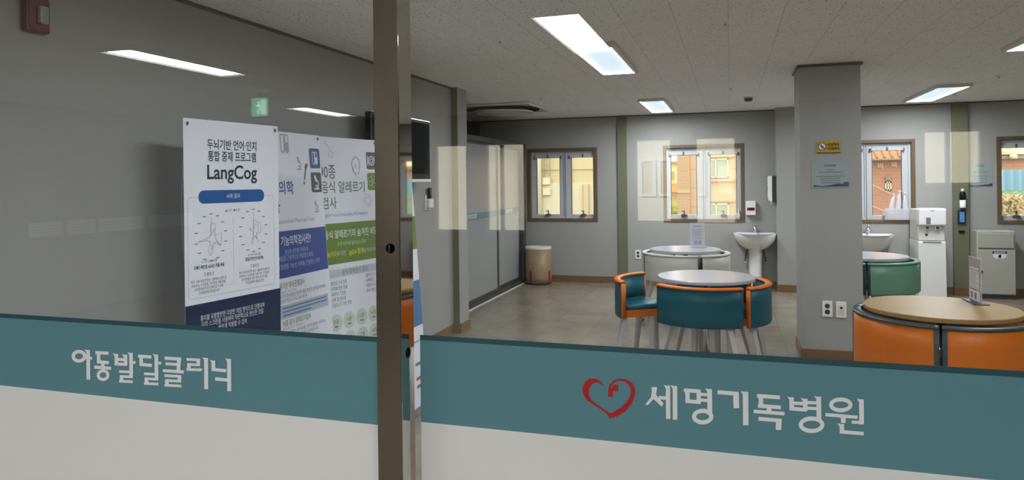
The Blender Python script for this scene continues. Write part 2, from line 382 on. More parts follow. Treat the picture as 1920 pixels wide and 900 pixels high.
    def line(self, pts, w, m, z=0.0, mtx=None):
        for (x0, y0), (x1, y1) in zip(pts, pts[1:]):
            d = Vector((x1 - x0, y1 - y0)); L = d.length
            if L < 1e-7: continue
            d /= L; nx, ny = -d.y * w / 2, d.x * w / 2
            self.flat([(x0 + nx, y0 + ny), (x1 + nx, y1 + ny), (x1 - nx, y1 - ny), (x0 - nx, y0 - ny)], m, z, mtx)
        return self
    def text(self, body, x, y, size, m, z=0.0, mtx=None, align='CENTER', width=None, bold=0.0):
        """lettering lying in the local xy plane, y = middle of the line; width squeezes it to that length"""
        cu = bpy.data.curves.new('lettering', 'FONT'); cu.body = body; cu.size = size; cu.align_x = 'LEFT'; cu.offset = bold; cu.resolution_u = 3
        ob = bpy.data.objects.new('lettering', cu); TMP.collection.objects.link(ob)
        vl = TMP.view_layers[0]; vl.update()
        me = bpy.data.meshes.new_from_object(ob.evaluated_get(vl.depsgraph))
        bpy.data.objects.remove(ob); bpy.data.curves.remove(cu)
        t = bmesh.new(); t.from_mesh(me); bpy.data.meshes.remove(me)
        if not t.verts: t.free(); return self
        xs = [v.co.x for v in t.verts]; x0, x1 = min(xs), max(xs); k = (width / (x1 - x0)) if width else 1.0
        off = {'CENTER': -(x0 + x1) / 2 * k, 'LEFT': -x0 * k, 'RIGHT': -x1 * k}[align]
        for v in t.verts: v.co = Vector((x + off + v.co.x * k, y - size * 0.36 + v.co.y, z))
        self._add(t, m, False, mtx); return self
    def build(self, name, parent=None, loc=None, weld=False):
        bm = self.bm
        me = bpy.data.meshes.new(name)
        bm.to_mesh(me); bm.free()
        for m in self.mats: me.materials.append(m)
        o = bpy.data.objects.new(name, me); COL.objects.link(o)
        if parent is not None: o.parent = parent
        if loc is not None: o.location = loc
        return o
def tag(o, label=None, cat=None, group=None, kind=None):
    if label: o['label'] = label
    if cat: o['category'] = cat
    if group: o['group'] = group
    if kind: o['kind'] = kind
    return o
def thing(name, label, cat, loc=(0, 0, 0), rz=0.0, group=None, kind=None):
    o = bpy.data.objects.new(name, None); COL.objects.link(o)
    o.empty_display_size = 0.1; o.location = loc; o.rotation_euler = (0, 0, rz)
    return tag(o, label, cat, group, kind)
def kids(o): return [c for c in COL.objects if c.parent == o]
def copy_tree(o, parent=None):
    c = o.copy(); COL.objects.link(c)
    if parent is not None: c.parent = parent
    for ch in kids(o): copy_tree(ch, c)
    return c
def frame_mtx(P0, a, b):
    """local x along a, local y along -b (up), local z out of the sheet, origin P0 (top left)"""
    a = Vector(a).normalized(); up = Vector(b).normalized() * -1; n = a.cross(up).normalized()
    m = Matrix.Identity(4)
    for i in range(3): m[i][0] = a[i]; m[i][1] = up[i]; m[i][2] = n[i]; m[i][3] = P0[i]
    return m
FACE_CAM = lambda x, y, z: frame_mtx((x, y, z), (1, 0, 0), (0, 0, -1))     # a sheet on a wall that looks towards -y
CLINIC=[[[-16436,10481],[-16443,10443],[-16558,10456],[-16554,10474]],[[-16443,10443],[-16462,10405],[-16569,10438],[-16558,10456]],[[-16462,10405],[-16494,10371],[-16586,10422],[-16569,10438]],[[-16494,10371],[-16535,10341],[-16608,10407],[-16586,10422]],[[-16535,10341],[-16584,10317],[-16635,10396],[-16608,10407]],[[-16584,10317],[-16639,10301],[-16664,10388],[-16635,10396]],[[-16639,10301],[-16697,10293],[-16696,10384],[-16664,10388]],[[-16697,10293],[-16755,10293],[-16727,10384],[-16696,10384]],[[-16755,10293],[-16810,10302],[-16756,10388],[-16727,10384]],[[-16810,10302],[-16859,10319],[-16783,10396],[-16756,10388]],[[-16859,10319],[-16900,10344],[-16805,10407],[-16783,10396]],[[-16900,10344],[-16930,10375],[-16822,10422],[-16805,10407]],[[-16930,10375],[-16949,10410],[-16832,10438],[-16822,10422]],[[-16949,10410],[-16955,10448],[-16835,10456],[-16832,10438]],[[-16955,10448],[-16948,10487],[-16831,10474],[-16835,10456]],[[-16948,10487],[-16928,10525],[-16820,10492],[-16831,10474]],[[-16928,10525],[-16896,10560],[-16803,10508],[-16820,10492]],[[-16896,10560],[-16854,10590],[-16781,10523],[-16803,10508]],[[-16854,10590],[-16805,10613],[-16754,10534],[-16781,10523]],[[-16805,10613],[-16750,10629],[-16724,10542],[-16754,10534]],[[-16750,10629],[-16692,10637],[-16693,10546],[-16724,10542]],[[-16692,10637],[-16634,10636],[-16662,10546],[-16693,10546]],[[-16634,10636],[-16579,10627],[-16632,10542],[-16662,10546]],[[-16579,10627],[-16531,10610],[-16606,10534],[-16632,10542]],[[-16531,10610],[-16490,10585],[-16584,10522],[-16606,10534]],[[-16490,10585],[-16460,10554],[-16568,10508],[-16584,10522]],[[-16460,10554],[-16442,10519],[-16557,10492],[-16568,10508]],[[-16442,10519],[-16436,10481],[-16554,10474],[-16557,10492]],[[-16437,10647],[-16442,9859],[-16310,9870],[-16305,10656]],[[-16499,10660],[-16423,10654],[-16424,10573]],[[-16370,10400],[-16239,10403],[-16232,10478],[-16364,10475]],[[-16126,10555],[-15675,10567],[-15669,10652],[-16120,10640]],[[-16074,10616],[-16072,10339],[-15948,10349],[-15951,10625]],[[-16136,10629],[-16060,10623],[-16062,10543]],[[-16077,10318],[-15667,10319],[-15657,10404],[-16066,10404]],[[-15934,10347],[-15930,10209],[-15807,10221],[-15811,10359]],[[-16174,10167],[-15601,10175],[-15592,10260],[-16165,10253]],[[-15653,10034],[-15659,10000],[-15758,10010],[-15755,10027]],[[-15659,10000],[-15676,9966],[-15767,9994],[-15758,10010]],[[-15676,9966],[-15702,9935],[-15781,9979],[-15767,9994]],[[-15702,9935],[-15737,9908],[-15800,9966],[-15781,9979]],[[-15737,9908],[-15778,9887],[-15822,9955],[-15800,9966]],[[-15778,9887],[-15825,9872],[-15846,9948],[-15822,9955]],[[-15825,9872],[-15873,9864],[-15872,9944],[-15846,9948]],[[-15873,9864],[-15922,9865],[-15898,9944],[-15872,9944]],[[-15922,9865],[-15968,9873],[-15923,9948],[-15898,9944]],[[-15968,9873],[-16010,9888],[-15944,9955],[-15923,9948]],[[-16010,9888],[-16044,9910],[-15963,9965],[-15944,9955]],[[-16044,9910],[-16070,9937],[-15976,9979],[-15963,9965]],[[-16070,9937],[-16085,9969],[-15985,9994],[-15976,9979]],[[-16085,9969],[-16090,10003],[-15987,10010],[-15985,9994]],[[-16090,10003],[-16084,10037],[-15984,10027],[-15987,10010]],[[-16084,10037],[-16068,10071],[-15975,10043],[-15984,10027]],[[-16068,10071],[-16041,10102],[-15961,10058],[-15975,10043]],[[-16041,10102],[-16006,10129],[-15943,10071],[-15961,10058]],[[-16006,10129],[-15964,10151],[-15920,10082],[-15943,10071]],[[-15964,10151],[-15917,10165],[-15896,10089],[-15920,10082]],[[-15917,10165],[-15869,10173],[-15870,10093],[-15896,10089]],[[-15869,10173],[-15820,10172],[-15844,10093],[-15870,10093]],[[-15820,10172],[-15774,10164],[-15820,10089],[-15844,10093]],[[-15774,10164],[-15733,10148],[-15798,10082],[-15820,10089]],[[-15733,10148],[-15699,10127],[-15780,10071],[-15798,10082]],[[-15699,10127],[-15674,10099],[-15766,10058],[-15780,10071]],[[-15674,10099],[-15658,10068],[-15758,10043],[-15766,10058]],[[-15658,10068],[-15653,10034],[-15755,10027],[-15758,10043]],[[-15476,10605],[-15473,10326],[-15352,10336],[-15354,10615]],[[-15536,10618],[-15462,10612],[-15463,10533]],[[-15167,10604],[-15165,10331],[-15045,10341],[-15047,10613]],[[-15227,10616],[-15154,10611],[-15155,10532]],[[-15420,10430],[-15112,10440],[-15107,10514],[-15415,10505]],[[-15477,10308],[-15062,10315],[-15054,10394],[-15469,10388]],[[-14984,10663],[-14985,10118],[-14859,10128],[-14858,10672]],[[-15043,10675],[-14970,10669],[-14971,10591]],[[-14927,10385],[-14782,10389],[-14776,10462],[-14922,10458]],[[-15330,10118],[-14871,10136],[-14866,10204],[-15326,10187]],[[-15305,9993],[-14873,10011],[-14868,10079],[-15301,10062]],[[-15334,9865],[-14874,9885],[-14870,9953],[-15329,9934]],[[-14987,10183],[-14990,10015],[-14871,10024],[-14868,10191]],[[-15309,10036],[-15305,9879],[-15185,9891],[-15189,10048]],[[-14695,10556],[-14259,10559],[-14250,10642],[-14686,10640]],[[-14652,10600],[-14648,10366],[-14531,10376],[-14534,10609]],[[-14653,10346],[-14249,10347],[-14240,10430],[-14643,10429]],[[-14159,10673],[-14161,10136],[-14038,10146],[-14037,10682]],[[-14217,10685],[-14146,10679],[-14148,10602]],[[-14106,10424],[-13952,10424],[-13943,10497],[-14097,10497]],[[-14510,10119],[-14044,10134],[-14039,10201],[-14505,10187]],[[-14486,9996],[-14046,10010],[-14040,10078],[-14481,10064]],[[-14514,9870],[-14048,9887],[-14042,9954],[-14509,9937]],[[-14157,10180],[-14159,10015],[-14043,10023],[-14041,10188]],[[-14490,10039],[-14486,9883],[-14368,9895],[-14373,10050]],[[-13840,10560],[-13315,10569],[-13308,10651],[-13833,10643]],[[-13440,10629],[-13463,10322],[-13344,10325],[-13321,10632]],[[-13810,10424],[-13398,10431],[-13392,10503],[-13803,10496]],[[-13896,10241],[-13238,10251],[-13231,10328],[-13889,10318]],[[-13852,10120],[-13320,10138],[-13315,10204],[-13847,10187]],[[-13828,9999],[-13322,10015],[-13317,10082],[-13823,10066]],[[-13856,9874],[-13324,9893],[-13319,9960],[-13851,9941]],[[-13431,10183],[-13433,10020],[-13320,10028],[-13318,10191]],[[-13832,10041],[-13828,9887],[-13713,9899],[-13717,10052]],[[-13151,10582],[-12730,10593],[-12725,10659],[-13146,10649]],[[-13128,10457],[-12732,10467],[-12727,10533],[-13123,10523]],[[-13155,10328],[-12734,10341],[-12729,10407],[-13150,10395]],[[-12839,10639],[-12841,10472],[-12730,10480],[-12728,10646]],[[-13132,10498],[-13128,10341],[-13016,10352],[-13020,10509]],[[-12808,10348],[-12672,10352],[-12668,10418],[-12803,10414]],[[-12604,10686],[-12610,9906],[-12487,9916],[-12482,10694]],[[-12659,10698],[-12592,10692],[-12593,10617]],[[-12383,10634],[-12380,10384],[-12265,10394],[-12267,10644]],[[-12437,10647],[-12370,10641],[-12372,10566]],[[-12382,10375],[-11948,10371],[-11938,10451],[-12371,10456]],[[-11915,10706],[-11920,9910],[-11801,9920],[-11796,10714]],[[-11969,10717],[-11903,10712],[-11904,10637]],[[-12282,10147],[-11868,10143],[-11857,10223],[-12272,10228]]]
HOSPITAL=[[[-1611,10679],[-1498,10688],[-1525,10527],[-1370,10360],[-1410,10287],[-1575,10433],[-1700,10292],[-1744,10308],[-1634,10458],[-1613,10554]],[[-1322,10731],[-1325,10040],[-1237,10049],[-1234,10739]],[[-1366,10743],[-1312,10737],[-1313,10663]],[[-1469,10434],[-1283,10439],[-1279,10514],[-1464,10509]],[[-1183,10737],[-1187,10038],[-1095,10047],[-1091,10745]],[[-1227,10749],[-1174,10743],[-1174,10669]],[[-954,10627],[-630,10628],[-624,10707],[-947,10706]],[[-931,10667],[-930,10406],[-843,10415],[-845,10676]],[[-974,10679],[-922,10674],[-923,10600]],[[-707,10670],[-705,10415],[-620,10424],[-622,10679]],[[-909,10409],[-633,10408],[-626,10486],[-901,10488]],[[-494,10726],[-495,10248],[-401,10257],[-400,10735]],[[-536,10738],[-485,10733],[-485,10659]],[[-658,10575],[-450,10582],[-447,10645],[-654,10638]],[[-659,10457],[-451,10464],[-448,10528],[-655,10521]],[[-378,10176],[-384,10140],[-466,10152],[-463,10168]],[[-384,10140],[-400,10104],[-476,10135],[-466,10152]],[[-400,10104],[-425,10071],[-491,10120],[-476,10135]],[[-425,10071],[-459,10043],[-511,10107],[-491,10120]],[[-459,10043],[-500,10020],[-535,10096],[-511,10107]],[[-500,10020],[-545,10004],[-562,10088],[-535,10096]],[[-545,10004],[-592,9995],[-591,10083],[-562,10088]],[[-592,9995],[-639,9995],[-619,10082],[-591,10083]],[[-639,9995],[-684,10002],[-646,10085],[-619,10082]],[[-684,10002],[-724,10018],[-670,10092],[-646,10085]],[[-724,10018],[-758,10041],[-691,10102],[-670,10092]],[[-758,10041],[-783,10069],[-706,10114],[-691,10102]],[[-783,10069],[-799,10102],[-715,10129],[-706,10114]],[[-799,10102],[-804,10137],[-718,10145],[-715,10129]],[[-804,10137],[-798,10174],[-715,10162],[-718,10145]],[[-798,10174],[-782,10210],[-705,10178],[-715,10162]],[[-782,10210],[-756,10243],[-689,10194],[-705,10178]],[[-756,10243],[-722,10271],[-669,10207],[-689,10194]],[[-722,10271],[-681,10294],[-645,10218],[-669,10207]],[[-681,10294],[-636,10310],[-618,10226],[-645,10218]],[[-636,10310],[-588,10318],[-589,10230],[-618,10226]],[[-588,10318],[-541,10318],[-561,10231],[-589,10230]],[[-541,10318],[-496,10310],[-534,10228],[-561,10231]],[[-496,10310],[-456,10295],[-510,10221],[-534,10228]],[[-456,10295],[-423,10272],[-490,10211],[-510,10221]],[[-423,10272],[-398,10244],[-475,10199],[-490,10211]],[[-398,10244],[-383,10211],[-466,10184],[-475,10199]],[[-383,10211],[-378,10176],[-463,10168],[-466,10184]],[[-297,10638],[105,10637],[113,10719],[-290,10721]],[[8,10692],[14,10378],[124,10392],[118,10704]],[[194,10727],[191,10053],[296,10064],[299,10737]],[[153,10739],[203,10733],[203,10661]],[[465,10630],[890,10632],[896,10708],[471,10707]],[[493,10669],[495,10430],[580,10440],[578,10678]],[[452,10681],[502,10676],[501,10604]],[[476,10430],[905,10434],[911,10510],[482,10507]],[[641,10461],[644,10338],[734,10349],[731,10473]],[[394,10315],[970,10319],[976,10390],[400,10387]],[[482,10172],[916,10174],[922,10250],[489,10249]],[[813,10223],[806,10018],[912,10026],[919,10230]],[[1063,10687],[1065,10451],[1148,10460],[1146,10696]],[[1024,10699],[1072,10694],[1071,10623]],[[1312,10680],[1314,10445],[1397,10454],[1395,10688]],[[1273,10691],[1321,10686],[1320,10615]],[[1102,10545],[1351,10552],[1354,10618],[1106,10611]],[[1064,10429],[1378,10428],[1385,10503],[1071,10505]],[[1557,10738],[1556,10270],[1642,10279],[1643,10745]],[[1519,10749],[1566,10743],[1565,10673]],[[1373,10580],[1598,10590],[1600,10650],[1376,10641]],[[1372,10467],[1596,10478],[1599,10538],[1375,10528]],[[1697,10205],[1691,10168],[1616,10179],[1620,10197]],[[1691,10168],[1674,10132],[1604,10161],[1616,10179]],[[1674,10132],[1646,10098],[1586,10145],[1604,10161]],[[1646,10098],[1609,10069],[1561,10130],[1586,10145]],[[1609,10069],[1564,10045],[1532,10117],[1561,10130]],[[1564,10045],[1515,10028],[1499,10108],[1532,10117]],[[1515,10028],[1463,10019],[1464,10103],[1499,10108]],[[1463,10019],[1411,10018],[1429,10102],[1464,10103]],[[1411,10018],[1362,10025],[1397,10105],[1429,10102]],[[1362,10025],[1318,10041],[1367,10111],[1397,10105]],[[1318,10041],[1281,10063],[1342,10122],[1367,10111]],[[1281,10063],[1253,10092],[1324,10135],[1342,10122]],[[1253,10092],[1236,10125],[1313,10151],[1324,10135]],[[1236,10125],[1230,10161],[1309,10168],[1313,10151]],[[1230,10161],[1237,10198],[1313,10186],[1309,10168]],[[1237,10198],[1254,10235],[1325,10204],[1313,10186]],[[1254,10235],[1283,10268],[1344,10221],[1325,10204]],[[1283,10268],[1320,10298],[1368,10236],[1344,10221]],[[1320,10298],[1365,10321],[1398,10248],[1368,10236]],[[1365,10321],[1415,10338],[1431,10257],[1398,10248]],[[1415,10338],[1467,10347],[1466,10262],[1431,10257]],[[1467,10347],[1519,10347],[1500,10264],[1466,10262]],[[1519,10347],[1568,10340],[1533,10261],[1500,10264]],[[1568,10340],[1612,10324],[1563,10254],[1533,10261]],[[1612,10324],[1648,10302],[1587,10244],[1563,10254]],[[1648,10302],[1675,10273],[1605,10230],[1587,10244]],[[1675,10273],[1692,10240],[1616,10215],[1605,10230]],[[1692,10240],[1697,10205],[1620,10197],[1616,10215]],[[2197,10634],[2191,10601],[2122,10613],[2125,10628]],[[2191,10601],[2176,10570],[2112,10598],[2122,10613]],[[2176,10570],[2151,10541],[2096,10585],[2112,10598]],[[2151,10541],[2118,10515],[2074,10573],[2096,10585]],[[2118,10515],[2079,10495],[2049,10563],[2074,10573]],[[2079,10495],[2035,10480],[2020,10555],[2049,10563]],[[2035,10480],[1989,10472],[1990,10551],[2020,10555]],[[1989,10472],[1943,10472],[1960,10550],[1990,10551]],[[1943,10472],[1899,10479],[1931,10553],[1960,10550]],[[1899,10479],[1860,10492],[1906,10558],[1931,10553]],[[1860,10492],[1827,10512],[1884,10567],[1906,10558]],[[1827,10512],[1803,10538],[1868,10577],[1884,10567]],[[1803,10538],[1788,10567],[1858,10590],[1868,10577]],[[1788,10567],[1783,10598],[1855,10605],[1858,10590]],[[1783,10598],[1788,10631],[1859,10619],[1855,10605]],[[1788,10631],[1804,10663],[1869,10634],[1859,10619]],[[1804,10663],[1829,10692],[1885,10648],[1869,10634]],[[1829,10692],[1862,10718],[1907,10660],[1885,10648]],[[1862,10718],[1902,10738],[1933,10670],[1907,10660]],[[1902,10738],[1946,10752],[1961,10677],[1933,10670]],[[1946,10752],[1992,10760],[1991,10681],[1961,10677]],[[1992,10760],[2038,10760],[2021,10682],[1991,10681]],[[2038,10760],[2082,10753],[2050,10679],[2021,10682]],[[2082,10753],[2121,10739],[2075,10674],[2050,10679]],[[2121,10739],[2153,10719],[2096,10665],[2075,10674]],[[2153,10719],[2177,10694],[2112,10654],[2096,10665]],[[2177,10694],[2192,10665],[2122,10642],[2112,10654]],[[2192,10665],[2197,10634],[2125,10628],[2122,10642]],[[1714,10369],[2279,10370],[2285,10434],[1719,10435]],[[1988,10392],[1991,10263],[2075,10274],[2073,10403]],[[2311,10748],[2310,10266],[2393,10275],[2394,10756]],[[2273,10760],[2319,10754],[2318,10685]],[[2179,10270],[2346,10277],[2349,10337],[2182,10331]],[[1963,10242],[1966,10085],[2046,10095],[2044,10252]],[[1925,10254],[1972,10249],[1971,10179]],[[1965,10061],[2384,10065],[2389,10134],[1971,10131]]]
HEART=[[[-2613,10622],[-2668,10710],[-2715,10686],[-2613,10622]],[[-2668,10710],[-2781,10768],[-2808,10689],[-2715,10686]],[[-2781,10768],[-2911,10769],[-2886,10632],[-2808,10689]],[[-2911,10769],[-3016,10689],[-2945,10525],[-2886,10632]],[[-3016,10689],[-3080,10566],[-2946,10412],[-2945,10525]],[[-3080,10566],[-3076,10453],[-2890,10309],[-2946,10412]],[[-3076,10453],[-3005,10314],[-2788,10230],[-2890,10309]],[[-3005,10314],[-2866,10213],[-2685,10167],[-2788,10230]],[[-2866,10213],[-2686,10121],[-2593,10114],[-2685,10167]],[[-2686,10121],[-2574,10044],[-2522,10069],[-2593,10114]],[[-2574,10044],[-2498,9944],[-2471,10058],[-2522,10069]],[[-2498,9944],[-2339,10004],[-2389,10106],[-2471,10058]],[[-2339,10004],[-2166,10126],[-2266,10193],[-2389,10106]],[[-2166,10126],[-2023,10315],[-2144,10315],[-2266,10193]],[[-2023,10315],[-1956,10492],[-2062,10453],[-2144,10315]],[[-1956,10492],[-1959,10627],[-2040,10576],[-2062,10453]],[[-1959,10627],[-2023,10748],[-2079,10679],[-2040,10576]],[[-2023,10748],[-2143,10805],[-2164,10748],[-2079,10679]],[[-2143,10805],[-2284,10810],[-2275,10770],[-2164,10748]],[[-2284,10810],[-2407,10760],[-2387,10726],[-2275,10770]],[[-2407,10760],[-2484,10673],[-2459,10644],[-2387,10726]],[[-2484,10673],[-2527,10558],[-2496,10540],[-2459,10644]],[[-2516,10579],[-2424,10601],[-2431,10413],[-2534,10404]],[[-2428,10662],[-2311,10671],[-2308,10544],[-2430,10535]]]

# ------------------------------------------------------------------ dimensions (metres; camera above the origin, y into the room)
CEIL = 2.445
XL, XA, XR = -2.64, -4.6, 5.0           # left wall, alcove side wall, right wall
YF, YC = 10.12, 6.655                   # far wall, corner where the left wall stops
YB = -6.08                              # back wall of the hall
HXL, HXR = -7.6, 5.0
GL, GR = 1.43, 1.475                    # planes of the left and the right glass

# ------------------------------------------------------------------ setting
def struct(o): return tag(o, kind='structure')
struct(MB().box(HXL - .2, XR + .2, YB - .2, YF + .2, -0.12, 0, 'floor').build('floor'))
struct(MB().box(HXL - .2, XR + .2, YB - .2, YF + .2, CEIL, CEIL + .12, 'ceil').build('ceiling'))
def wall_with_openings(name, x0, x1, y0, y1, openings, m):
    """a wall along x with window openings (xa, xb, za, zb)"""
    w = MB(); x = x0
    for xa, xb, za, zb in sorted(openings):
        w.box(x, xa, y0, y1, 0, CEIL, m); w.box(xa, xb, y0, y1, 0, za, m); w.box(xa, xb, y0, y1, zb, CEIL, m); x = xb
    w.box(x, x1, y0, y1, 0, CEIL, m)
    return struct(w.build(name))
WIN = [(-2.93, -1.865, .90, 1.995), (-.912, .185, .90, 1.995), (1.20, 2.285, .90, 1.995), (3.19, 4.27, .90, 1.995)]
wall_with_openings('wall_far', XA, XR, YF, YF + .2, WIN, 'wall')
HWIN = [(-4.02, -3.50, .80, 2.05), (-3.25, -2.66, .80, 2.05), (-1.19, -.695, .94, 2.05), (-.435, .09, .92, 2.05), (2.12, 2.745, 1.395, 2.05)]
wall_with_openings('wall_back', HXL, HXR, YB - .2, YB, HWIN, 'wall_hall')
struct(MB().box(XL - .12, XL, GL + .04, YC, 0, CEIL, 'wall').build('wall_left'))
struct(MB().box(XA - .12, XL - .121, YC - .12, YC, 0, CEIL, 'wall').build('wall_alcove_front'))
struct(MB().box(XA - .12, XA, YC + .001, YF, 0, CEIL, 'wall').build('wall_alcove'))
struct(MB().box(XR, XR + .12, YB, YF, 0, CEIL, 'wall').build('wall_right'))
struct(MB().box(HXL - .12, HXL, YB, GL + .04, 0, CEIL, 'wall_hall').build('wall_hall_left'))
struct(MB().box(HXL, XL - .121, GL - .04, GL + .08, 0, CEIL, 'wall_hall').build('wall_hall_front'))
struct(MB().box(1.9, XR, GR - .06, GR + .06, 0, CEIL, 'wall').build('wall_front_right'))
# steel posts standing half out of the walls
p = MB(); p.box(-2.655, -2.574, 6.40, 6.404, 0, CEIL, 'olive'); p.box(-2.64, -2.573, 6.404, YC, 0, CEIL, 'wall', .002)
struct(p.build('wall_left_pilaster'))
struct(MB().box(-1.563, -1.428, YF - .035, YF + .02, 0, CEIL, 'olive', .003).build('wall_far_column'))
struct(MB().box(-3.93, -3.68, YF - .035, YF + .02, 0, CEIL, 'olive', .003).build('wall_far_column'))
struct(MB().box(2.698, 2.868, YF - .06, YF + .02, 0, CEIL, 'olive', .003).build('wall_far_column'))
struct(MB().box(.588, 1.05, 9.83, YF + .02, 0, CEIL, 'wall', .002).build('wall_far_pilaster'))
PX0, PX1, PY0, PY1 = .557, 1.022, 6.235, 6.70
pl = MB().box(PX0, PX1, PY0, PY1, 0, CEIL - .02, 'wall', .004)
pl.box(PX0 - .015, PX1 + .015, PY0 - .015, PY1 + .015, CEIL - .022, CEIL - .002, 'darkgrey')
pil = tag(pl.build('pillar'), 'square grey pillar carrying a yellow sign and a paper notice', kind='structure')
def skirting(name, *boxes):
    b = MB()
    for bx in boxes: b.box(*bx, 'base_wood', .003)
    return struct(b.build(name))
skirting('baseboard_far', (XA, -1.565, YF - .012, YF, 0, .095), (-1.426, .586, YF - .012, YF, 0, .095), (1.052, 2.696, YF - .012, YF, 0, .095), (2.87, XR, YF - .012, YF, 0, .095))
skirting('baseboard_far_column', (-1.57, -1.42, YF - .047, YF - .035, 0, .095), (2.69, 2.876, YF - .072, YF - .06, 0, .095))
skirting('baseboard_far_pilaster', (.576, 1.06, 9.818, 9.83, 0, .095), (.576, .588, 9.83, YF - .012, 0, .095))
skirting('baseboard_left', (XL, XL + .012, GL + .1, 6.40, 0, .095), (-2.573, -2.561, 6.404, YC, 0, .095))
skirting('baseboard_pillar', (PX0 - .012, PX1 + .012, PY0 - .012, PY0, 0, .085), (PX0 - .012, PX0, PY0, PY1, 0, .085), (PX1, PX1 + .012, PY0, PY1, 0, .085))
# dark shadow moulding where walls meet the ceiling
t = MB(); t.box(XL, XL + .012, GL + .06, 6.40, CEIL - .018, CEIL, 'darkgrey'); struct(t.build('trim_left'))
t = MB(); t.box(XA, XR, YF - .010, YF, CEIL - .014, CEIL, 'grey_frame'); struct(t.build('trim_far'))

# ------------------------------------------------------------------ far windows
def window(n, x0, x1, z0, z1, glasses):
    t = thing('window_%d' % n, None, None, (x0, YF, z0), kind='structure')
    w, h = x1 - x0, z1 - z0
    c = MB(); k = .042                                    # wooden casing lining the reveal
    c.box(0, k, -.012, .13, 0, h, 'casing', .002); c.box(w - k, w, -.012, .13, 0, h, 'casing', .002)
    c.box(k, w - k, -.012, .13, 0, k, 'casing', .002); c.box(k, w - k, -.012, .13, h - k, h, 'casing', .002)
    c.build('casing', t)
    f = MB(); a = k; e = .030
    f.box(a, a + e, .05, .12, a, h - a, 'pvc', .003); f.box(w - a - e, w - a, .05, .12, a, h - a, 'pvc', .003)
    f.box(a + e, w - a - e, .05, .12, a, a + e, 'pvc', .003); f.box(a + e, w - a - e, .05, .12, h - a - e, h - a, 'pvc', .003)
    if len(glasses) == 2:
        m_ = (glasses[0][1] + glasses[1][0]) / 2 - x0
        f.box(m_ - .022, m_ + .022, .05, .12, a + e, h - a - e, 'pvc', .003)
        f.box(m_ - .003, m_ + .003, .046, .05, a, h - a, 'pvc_dark')
    f.build('window_frame', t)
    for g0, g1 in glasses:
        g0 -= x0; g1 -= x0; gz0, gz1 = 1.003 - z0, 1.85 - z0
        lo, hi = (a + e, (m_ - .022)) if len(glasses) == 2 and g0 < m_ else ((m_ + .022), w - a - e) if len(glasses) == 2 else (a + e, w - a - e)
        s = MB()
        s.box(lo, g0, .062, .112, a + e, h - a - e, 'pvc', .004); s.box(g1, hi, .062, .112, a + e, h - a - e, 'pvc', .004)
        s.box(g0, g1, .062, .112, a + e, gz0, 'pvc', .004); s.box(g0, g1, .062, .112, gz1, h - a - e, 'pvc', .004)
        q = .006
        s.box(g0, g0 + q, .060, .09, gz0, gz1, 'pvc_dark'); s.box(g1 - q, g1, .060, .09, gz0, gz1, 'pvc_dark')
        sash = s.build('sash', t)
        MB().box(g0 + q, g1 - q, .080, .086, gz0, gz1, 'win_glass').build('pane', sash)
        cx = (g0 + g1) / 2
        hd = MB(); hd.lathe([(.045, 0), (.045, .008), (.028, .022), (.012, .026)], 'darkgrey', (cx, .045, gz0 - .012), 20)
        hd.box(cx - .008, cx + .008, .035, .05, gz0 + .008, gz0 + .052, 'darkgrey', .003); hd.box(cx - .034, cx + .008, .035, .05, gz0 + .045, gz0 + .058, 'darkgrey', .003)
        hd.build('handle', sash)
        bl = MB(); bl.box(g0 - .028, g1 + .028, .028, .060, gz1 + .002, gz1 + .03, 'pvc', .004)
        bl.box(g0 - .028, g0 - .012, .026, .062, gz1 - .012, gz1 + .034, 'pvc_dark', .002); bl.box(g1 + .012, g1 + .028, .026, .062, gz1 - .012, gz1 + .034, 'pvc_dark', .002)
        bl.box(cx - .012, cx + .012, .024, .03, gz1 + .004, gz1 + .05, 'pvc_dark', .002)
        bl.build('blind_rail', sash)
    return t
window(1, *WIN[0], [(-2.807, -2.444), (-2.271, -1.904)])
window(2, *WIN[1], [(-.809, -.451), (-.267, .087)])
window(3, *WIN[2], [(1.292, 1.650), (1.791, 2.144)])
window(4, *WIN[3], [(3.223, 3.60), (3.76, 4.13)])

# ------------------------------------------------------------------ hall behind the camera (seen mirrored in the glass)
def hall_window(n, x0, x1, z0, z1, bars):
    t = thing('window_%d' % n, None, None, (x0, YB, z0), kind='structure')
    w, h = x1 - x0, z1 - z0; f = MB(); e = .035
    f.box(0, e, -.14, -.06, 0, h, 'pvc', .003); f.box(w - e, w, -.14, -.06, 0, h, 'pvc', .003)
    f.box(e, w - e, -.14, -.06, 0, e, 'pvc', .003); f.box(e, w - e, -.14, -.06, h - e, h, 'pvc', .003)
    for b in bars: f.box(b - .02, b + .02, -.14, -.06, e, h - e, 'pvc', .003)
    f.build('window_frame', t)
    MB().box(e, w - e, -.105, -.099, e, h - e, 'win_glass').build('pane', t)
hall_window(5, *HWIN[0], []); hall_window(6, *HWIN[1], [.24]); hall_window(7, *HWIN[2], []); hall_window(8, *HWIN[3], []); hall_window(9, *HWIN[4], [.27])

